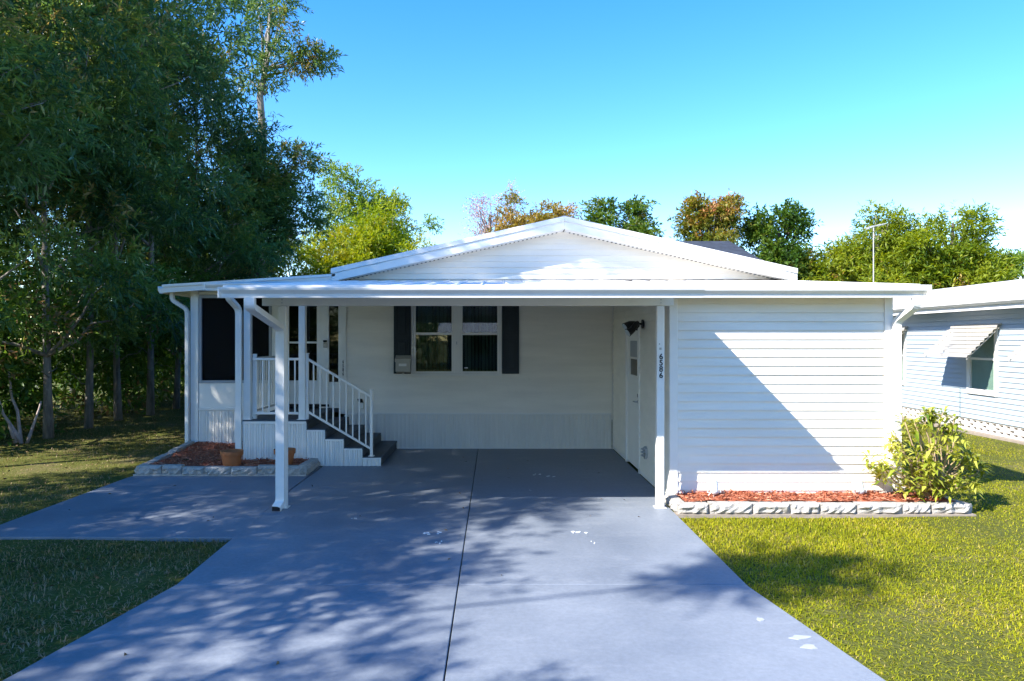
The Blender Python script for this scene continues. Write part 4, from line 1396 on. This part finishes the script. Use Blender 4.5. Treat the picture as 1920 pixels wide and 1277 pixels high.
place_tree(protoA, -8.55, 20.6, 1.7, (1.0, .85), 'slim row tree standing directly left of the porch corner', GR)
place_tree(protoC, -8.9, 24.0, 2.5, (.95, .85), 'dense tree whose crown shows just above the porch roof end', GR)
OUT = 'tall tree of the left boundary row beyond the left picture edge'
for (p, x, y, rot, sc) in [(protoB, -9.2, 11.8, .6, (1.0, 1.05)), (protoE, -9.1, 9.6, 3.3, (1.0, 1.0)), (protoE, -8.9, 7.3, 1.2, (1.0, 1.04)), (protoE, -8.9, 5.2, 5.5, (.9, .92)),
                          (protoD, -9.1, 2.9, .2, (.95, .98)), (protoD, -8.8, 0.0, 2.9, (.95, .93)), (protoD, -9.1, -2.6, 4.1, (1.0, .87)), (protoD, -9.4, -5.2, 1.0, (1.1, .82))]:
    place_tree(p, x, y, rot, sc, OUT, 'boundary trees outside the picture')
BK = 'tree standing in the shade behind the left boundary row'
for (p, x, y, rot, sc) in [(protoA, -13.2, 13.5, 1.5, (1.2, .95)), (protoB, -13.6, 17.5, 3.6, (1.25, 1.0)), (protoA, -13.0, 22, .4, (1.2, .95)), (protoB, -12.6, 27, 5.0, (1.3, .9))]:
    place_tree(p, x, y, rot, sc, BK, 'trees behind the boundary row')

for i in range(11):
    place_tree((protoA, protoB, protoC)[i % 3], -24 + i * 5.2 + random.uniform(-1, 1), -31 + random.uniform(-2.5, 1.5), random.uniform(0, 6), (1.55, random.uniform(.85, 1.1)),
               'tree in the belt behind the street house, outside the picture', 'trees across the street')

# ---- tall sparse tree with bare upper trunk
def sparse_tree():
    r = np.random.default_rng(77)
    t = thing('sparse_tree', 'tall open tree with bare pale upper trunk and one branch reaching right', 'tree', (-7.25, 22, 0))
    m = MB()
    m.tube([(-7.3, 22, -.1), (-7.2, 22, 3), (-7.35, 22, 6), (-7.15, 22, 8), (-7.25, 22, 9.4), (-7.05, 22, 10.4), (-6.9, 22, 12.6)], [.2, .17, .15, .12, .10, .08, .03], 10)
    C = []
    for q in [(-7.2, 22.1, 11.9), (-6.75, 22, 12.3), (-6.5, 21.8, 11.6), (-6.9, 22.1, 11.0), (-6.55, 22, 10.6), (-7.1, 21.8, 10.35), (-7.35, 22, 12.5), (-6.85, 22, 12.9), (-6.4, 22, 12.3),
              (-6.0, 22, 10.35), (-5.6, 22, 10.55), (-5.25, 22, 10.6), (-5.75, 22.1, 10.85), (-6.2, 22, 10.7), (-7.6, 22, 9.9), (-6.95, 22, 9.85)]:
        C.append(q)
        limb(m, (-7.1, 22, min(10.2, q[2] - .4)), q, .04, .008, r, .12, 5, 6)
    low = clumps_in((-7.0, 22, 6.3), (1.45, 1.4, 2.1), 36, r)
    for q in low[::3]:
        limb(m, (-7.25, 22, max(3, q[2] - .9)), q, .045, .008, r, .15, 4, 5)
    m.build('trunk', 'bark', t, smooth=True)
    a = fill_clumps(np.array(C), .36, 34, 11, .34, (.17, .045), r, .7, .18, trunk_xy=(-7.1, 22), flat=.7, up=.05)
    b = fill_clumps(low, .55, 40, 12, .4, (.18, .045), r, .45, .25, trunk_xy=(-7.1, 22))
    V, F, T = merge([a, b])
    np_mesh('crown', V, F, T, 'leaf_row', t)
sparse_tree()

def leaning_tree():
    r = np.random.default_rng(78)
    t = thing('leaning_tree', 'thin leaning tree beyond the left picture edge whose top shades the lawn', 'tree', (-8.7, 2.6, 0))
    m = MB()
    limb(m, (-8.7, 2.6, -.1), (-6.5, -.4, 8.7), .05, .01, r, .08, 9, 8)
    C = clumps_in((-6.5, -.42, 8.6), (.75, .38, .5), 10, r)
    for c in C:
        limb(m, (-6.8, 0, 7.6), c, .012, .004, r, .15, 4, 5)
    m.build('trunk', 'bark', t, smooth=True)
    V, F, T = fill_clumps(C, .26, 22, 11, .28, (.15, .042), r, .45, .2, trunk_xy=(-7, -1))
    np_mesh('crown', V, F, T, 'leaf_row', t)
leaning_tree()

# ---- leaning pale stems at the far left edge
ls = thing('forked_sapling', 'pair of thin pale leaning stems crossing at the far left edge', 'sapling', (-8.9, 13.0, 0))
r_ = np.random.default_rng(4)
mm = MB()
for a, b in [((-8.70, 13.1, -.05), (-9.25, 13.0, 1.05)), ((-8.78, 13.2, -.05), (-9.1, 13.3, 1.4)), ((-8.62, 13.1, -.05), (-8.35, 13.1, .75)), ((-8.75, 13.0, 0), (-8.95, 12.8, .9))]:
    limb(mm, a, b, .035, .015, r_, .1, 5, 6)
mm.build('stems', 'twig_pale', ls, smooth=True)

# ---- dark undergrowth behind the row
def undergrowth():
    r = np.random.default_rng(91)
    n = 380
    C = np.stack([r.uniform(-13.5, -9.3, n), r.uniform(10.5, 31, n), r.uniform(.25, 3.3, n)], 1)
    k = C[:, 0] > -10.2
    C[k, 2] *= .75
    a = fill_clumps(C, .62, 13, 11, .45, (.20, .07), r, .42, .26, trunk_xy=(-30, 15), flat=.8)
    n = 60
    C2 = np.stack([r.uniform(-9.3, -6.2, n), r.uniform(24, 31, n), r.uniform(.3, 3.6, n)], 1)
    b = fill_clumps(C2, .65, 12, 11, .5, (.22, .08), r, .5, .26, trunk_xy=(-30, 15))
    n = 70
    C3 = np.stack([r.uniform(-9.6, -7.9, n), r.uniform(12, 24, n), r.uniform(2.1, 3.4, n)], 1)
    c = fill_clumps(C3, .5, 16, 11, .45, (.17, .05), r, .5, .25, trunk_xy=(-30, 15), up=-.2)
    V, F, T = merge([a, b, c])
    o = np_mesh('undergrowth', V, F, T, 'leaf_under')
    tag(o, 'dark leafy undergrowth behind the boundary trees', 'undergrowth', kind='stuff')
undergrowth()

def street_hedge():
    r = np.random.default_rng(92)
    n = 130
    C = np.stack([r.uniform(-22, -4.2, n), r.uniform(-25, -22, n), r.uniform(.3, 3.6, n)], 1)
    V, F, T = fill_clumps(C, .8, 16, 11, .5, (.24, .09), r, .3, .2)
    o = np_mesh('street_hedge', V, F, T, 'leaf_row')
    tag(o, 'dense hedge across the street beside the low house', 'hedge', kind='stuff')
street_hedge()

# ---- trees beyond the house
def back_tree(name, label, x, y, top, lobes, leaf, mat, barkmat, seed, nclump, crad, nspr, k=9, slen=.6, tint=.45, sd=.22, up=.2, tip=.25, h0=None):
    """lobes: list of (dx, z, rx, rz) ellipsoids that make the outline"""
    leaf = (leaf[0] * .66, leaf[1] * .8)
    nspr = int(nspr * 1.3)
    r = np.random.default_rng(seed)
    t = thing(name, label, 'tree', (x, y, 0), 'trees beyond the house')
    m = MB()
    m.tube([(x, y, -.1), (x + .1, y, top * .35), (x - .05, y, top * .65), (x, y, top * .85)], [.22, .18, .12, .04], 8)
    parts = []
    tot = sum(a[2] * a[3] for a in lobes)
    for dx, z, rx, rz_ in lobes:
        n = max(3, int(nclump * rx * rz_ / tot))
        C = clumps_in((x + dx, y, z), (rx, rx, rz_), n, r, .5, .3)
        for c in C[::2]:
            limb(m, (x + r.uniform(-.1, .1), y, max(.6, min(top * .7, c[2] - r.uniform(.8, 1.8)))), c, .05, .01, r, .15, 4, 5)
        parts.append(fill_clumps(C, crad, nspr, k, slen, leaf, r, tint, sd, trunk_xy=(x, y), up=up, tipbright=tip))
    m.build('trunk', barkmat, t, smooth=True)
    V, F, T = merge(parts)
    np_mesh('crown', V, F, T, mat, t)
    return t
# factor at Y=30: 1 m = 44 px of the 1920 frame
back_tree('pine_tree', 'tall open crowned light green tree behind the left gable slope', -6.0, 32, 9.6,
          [(-.55, 8.8, 1.0, .75), (-.9, 7.6, 1.0, .6), (.4, 7.5, 1.4, .7), (1.1, 8.0, .9, .6), (1.3, 6.6, 1.6, .9), (-.3, 6.2, 1.5, .8)], (.24, .08), 'leaf_pine', 'bark', 41, 58, .48, 28, 10, .5, .5, .2)
back_tree('bamboo_clump', 'bright yellow green feathery clump behind the left gable slope', -4.9, 28, 6.6,
          [(-.6, 4.8, 1.6, 1.9), (1.1, 4.7, 1.5, 1.7), (.2, 5.6, 1.1, 1.1)], (.30, .06), 'leaf_yellow', 'twig_tan', 42, 74, .55, 26, 10, .6, .55, .22, .5)
back_tree('yellow_tree', 'low yellow green bushy tree beside the dark boundary trees', -7.6, 27, 5.4,
          [(0, 4.3, 1.5, 1.6), (1.0, 3.8, 1.2, 1.4), (-.9, 3.4, 1.2, 1.4)], (.26, .07), 'leaf_yellow', 'bark', 43, 60, .5, 26, 10, .5, .5, .25)
back_tree('golden_tree', 'golden brown bushy tree left of the gable peak', 1.2, 30, 7.6,
          [(-.1, 6.3, .9, 1.2), (.85, 6.5, .8, 1.0), (1.6, 6.5, .6, 1.0), (-.7, 5.6, .8, 1.0)], (.30, .07), 'leaf_gold', 'twig_tan', 44, 44, .36, 24, 9, .5, .5, .25, .8)
back_tree('faded_tree', 'thin pinkish dry tree top left of the gable peak', -.2, 31, 8.6,
          [(-.1, 7.5, .7, .8), (.95, 8.0, .42, .9), (-.4, 6.6, .6, .9)], (.12, .05), 'leaf_pink', 'twig_pale', 45, 40, .34, 12, 7, .45, .5, .2, .9)
back_tree('dry_sapling', 'small sparse twiggy tree top just right of the gable peak', 3.9, 31, 7.3,
          [(0, 6.6, .55, .6)], (.12, .05), 'leaf_dark', 'twig_pale', 46, 9, .3, 7, 6, .4, .5, .2, .9)
back_tree('leafy_tree', 'dark green leafy tree top above the right gable slope', 5.3, 30, 7.9,
          [(-.6, 6.9, .55, .8), (.45, 6.9, .6, .95), (0, 6.0, 1.1, .8), (1.0, 6.0, .5, .6)], (.30, .10), 'leaf_dark', 'bark_dark', 47, 44, .36, 22, 8, .45, .5, .25, .6)
back_tree('orange_tree', 'tree with orange tipped leaves above the dark hip roof', 9.1, 30, 8.3,
          [(-.1, 6.9, .8, 1.0), (-.65, 7.0, .45, .8), (.7, 7.1, .4, .8), (-.1, 5.6, 1.0, .9)], (.28, .08), 'leaf_orange', 'bark', 48, 56, .40, 26, 9, .5, .34, .2, .6, .5)
back_tree('green_tree', 'dark green tree just right of the dark hip roof', 12.0, 30, 7.8,
          [(-.75, 6.3, .55, .9), (.5, 6.9, .5, 1.0), (0, 5.2, 1.15, 1.2), (.7, 4.6, .9, 1.0)], (.30, .10), 'leaf_dark', 'bark_dark', 49, 60, .42, 26, 9, .5, .42, .25, .5)
back_tree('spreading_tree', 'broad green and rust tree behind the thin antenna pole', 16.2, 30, 7.9,
          [(-2.0, 4.7, 1.0, 1.2), (-.9, 5.4, 1.0, 1.1), (.4, 6.3, .8, 1.2), (.3, 4.3, 1.8, 1.4), (-2.7, 3.6, .9, 1.1)], (.34, .08), 'leaf_mixed', 'bark', 50, 100, .46, 28, 9, .6, .42, .22, .2, .3)
back_tree('round_tree', 'big rounded green tree over the white neighbour roof', 18.7, 29, 7.8,
          [(-.9, 5.5, 1.2, 1.3), (.5, 5.9, 1.1, 1.2), (.1, 4.2, 2.0, 1.5), (1.5, 4.6, .8, 1.2), (-1.4, 4.4, 1.0, 1.4)], (.34, .08), 'leaf_mixed', 'bark_dark', 51, 105, .46, 28, 9, .6, .36, .2, .25, .3)
back_tree('flat_pine', 'small flat topped tree at the far right edge beyond the white roof', 28.6, 38, 6.6,
          [(-.6, 6.0, 1.5, .3), (1.2, 5.6, 1.3, .3), (-2.0, 5.6, .8, .25)], (.26, .07), 'leaf_pine', 'bark', 52, 40, .42, 18, 8, .5, .4, .2)
back_tree('hedge_tree', 'low dense greenery filling the gap behind the shed roof', 13.5, 33, 5.2,
          [(-3.5, 3.4, 2.2, 1.6), (0, 3.4, 2.4, 1.7), (3.5, 3.2, 2.4, 1.7)], (.34, .10), 'leaf_mixed', 'bark_dark', 53, 90, .6, 24, 9, .6, .4, .25)

# ---- grass
def in_box(x, y, b):
    return (x > b[0]) & (x < b[1]) & (y > b[2]) & (y < b[3])

def blades(name, label, pts, h, w, mat, rng, tint, curl=.5):
    n = len(pts)
    a = rng.uniform(0, 6.283, n)
    lean = rng.uniform(.1, curl, n)
    L = h * rng.uniform(.55, 1.25, n)
    W = w * rng.uniform(.7, 1.2, n)
    dx, dy = np.cos(a), np.sin(a)
    z0 = np.full(n, -.045)
    B = np.stack([pts[:, 0], pts[:, 1], z0], 1)
    side = np.stack([-dy, dx, np.zeros(n)], 1) * (W / 2)[:, None]
    d = np.stack([dx, dy, np.zeros(n)], 1)
    mid = B + d * (L * lean * .35)[:, None] + np.array([0, 0, 1.0]) * (L * .62)[:, None]
    tip = B + d * (L * lean * 1.0)[:, None] + np.array([0, 0, 1.0]) * (L * (1.05 - .35 * lean))[:, None]
    V = np.stack([B - side, B + side, mid - side * .85, mid + side * .85, tip], 1).reshape(-1, 3)
    b = np.arange(n)[:, None] * 5
    F = np.concatenate([b + np.array([[0, 1, 3]]), b + np.array([[0, 3, 2]]), b + np.array([[2, 3, 4]])])
    o = np_mesh(name, V, F, np.repeat(np.clip(tint, 0, 1), 5), mat)
    return tag(o, label, 'grass', kind='stuff')

def snoise(x, y, s):
    return (np.sin(x * 1.7 * s + 1.3) * np.sin(y * 1.9 * s + .4) + np.sin(x * 3.1 * s + y * 1.3 * s) * .6 + np.sin(y * 4.3 * s - x * 2.2 * s + 2) * .5) / 2.1

def lawn():
    r = np.random.default_rng(5)
    out = []
    for (y0, y1, dens) in [(2.6, 5.5, 5200), (5.5, 8.2, 3600), (8.2, 11, 2000), (11, 18, 900)]:
        x0, x1 = 1.9, min(.80 * y1 + .4, 9.9)
        n = int((x1 - x0) * (y1 - y0) * dens)
        out.append(np.stack([r.uniform(x0, x1, n), r.uniform(y0, y1, n)], 1))
    p = np.concatenate(out)
    x, y = p[:, 0], p[:, 1]
    rx = np.where(y >= 5.45, 1.965, 1.965 + (5.45 - y) * .152) + r.normal(-.012, .03, len(x))
    ok = (x > rx) & ~in_box(x, y, (1.9, 5.24, 7.66, 8.4)) & ~in_box(x, y, (1.9, 4.66, 8.2, 13)) & (x < 9.55)
    ok &= (x < .80 * y + .3)
    p = p[ok]
    x, y = p[:, 0], p[:, 1]
    t = .46 + .17 * snoise(x, y, .9) + .12 * snoise(y, x, 2.3) + r.normal(0, .2, len(x)) + (r.random(len(x)) < .06) * .5
    blades('lawn_grass', 'sunlit yellow green lawn right of the driveway', p, .040, .0066, 'blade_sun', r, t, 2.2)
lawn()

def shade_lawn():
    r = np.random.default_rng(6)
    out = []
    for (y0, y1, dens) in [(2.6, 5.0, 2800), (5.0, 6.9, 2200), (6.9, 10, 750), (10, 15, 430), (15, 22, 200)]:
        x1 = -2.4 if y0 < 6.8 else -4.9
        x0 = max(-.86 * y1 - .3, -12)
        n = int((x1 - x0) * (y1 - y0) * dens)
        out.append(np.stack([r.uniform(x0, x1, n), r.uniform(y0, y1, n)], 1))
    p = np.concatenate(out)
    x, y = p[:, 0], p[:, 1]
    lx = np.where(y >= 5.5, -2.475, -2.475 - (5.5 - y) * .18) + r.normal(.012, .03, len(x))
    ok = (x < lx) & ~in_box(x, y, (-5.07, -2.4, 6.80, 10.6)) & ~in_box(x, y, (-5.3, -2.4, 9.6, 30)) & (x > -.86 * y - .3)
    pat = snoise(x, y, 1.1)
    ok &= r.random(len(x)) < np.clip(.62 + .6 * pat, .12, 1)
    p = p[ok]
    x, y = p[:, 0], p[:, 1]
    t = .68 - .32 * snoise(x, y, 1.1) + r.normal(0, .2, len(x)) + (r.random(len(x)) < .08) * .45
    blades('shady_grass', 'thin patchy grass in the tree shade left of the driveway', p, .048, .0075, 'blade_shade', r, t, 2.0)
    # fallen leaves lying about
    n = 2600
    q = np.stack([r.uniform(-11.5, -2.6, n), r.uniform(3, 20, n)], 1)
    ok = ~in_box(q[:, 0], q[:, 1], (-5.3, -2.4, 6.7, 30)) & (q[:, 0] < -2.62 - np.clip(5.5 - q[:, 1], 0, 9) * .18)
    q = q[ok]
    n = len(q)
    k = 46
    q2 = np.stack([r.uniform(-4.8, 1.8, k), r.uniform(4.0, 11.5, k)], 1)
    ok2 = ((q2[:, 1] > 7) & (q2[:, 1] < 9.6)) | (q2[:, 0] > -2.3)
    q2 = q2[ok2]
    C = np.concatenate([np.stack([q[:, 0], q[:, 1], np.full(len(q), -.005)], 1), np.stack([q2[:, 0], q2[:, 1], np.full(len(q2), .006)], 1)])
    n = len(C)
    D = np.stack([r.normal(size=n), r.normal(size=n), r.normal(size=n) * .12], 1)
    V, F, T = leaves_vf(C, D, r.uniform(.03, .07, n), r.uniform(.012, .025, n), r, r.uniform(0, 1, n), 0, .5)
    V[:, 2] = np.where((V[:, 0] > -2.4) | ((V[:, 1] > 6.8) & (V[:, 0] > -5)), np.maximum(V[:, 2], .004), V[:, 2])
    o = np_mesh('fallen_leaves', V, F, T, 'litter')
    tag(o, 'small dry leaves scattered over grass and driveway', 'leaves', kind='stuff')
shade_lawn()
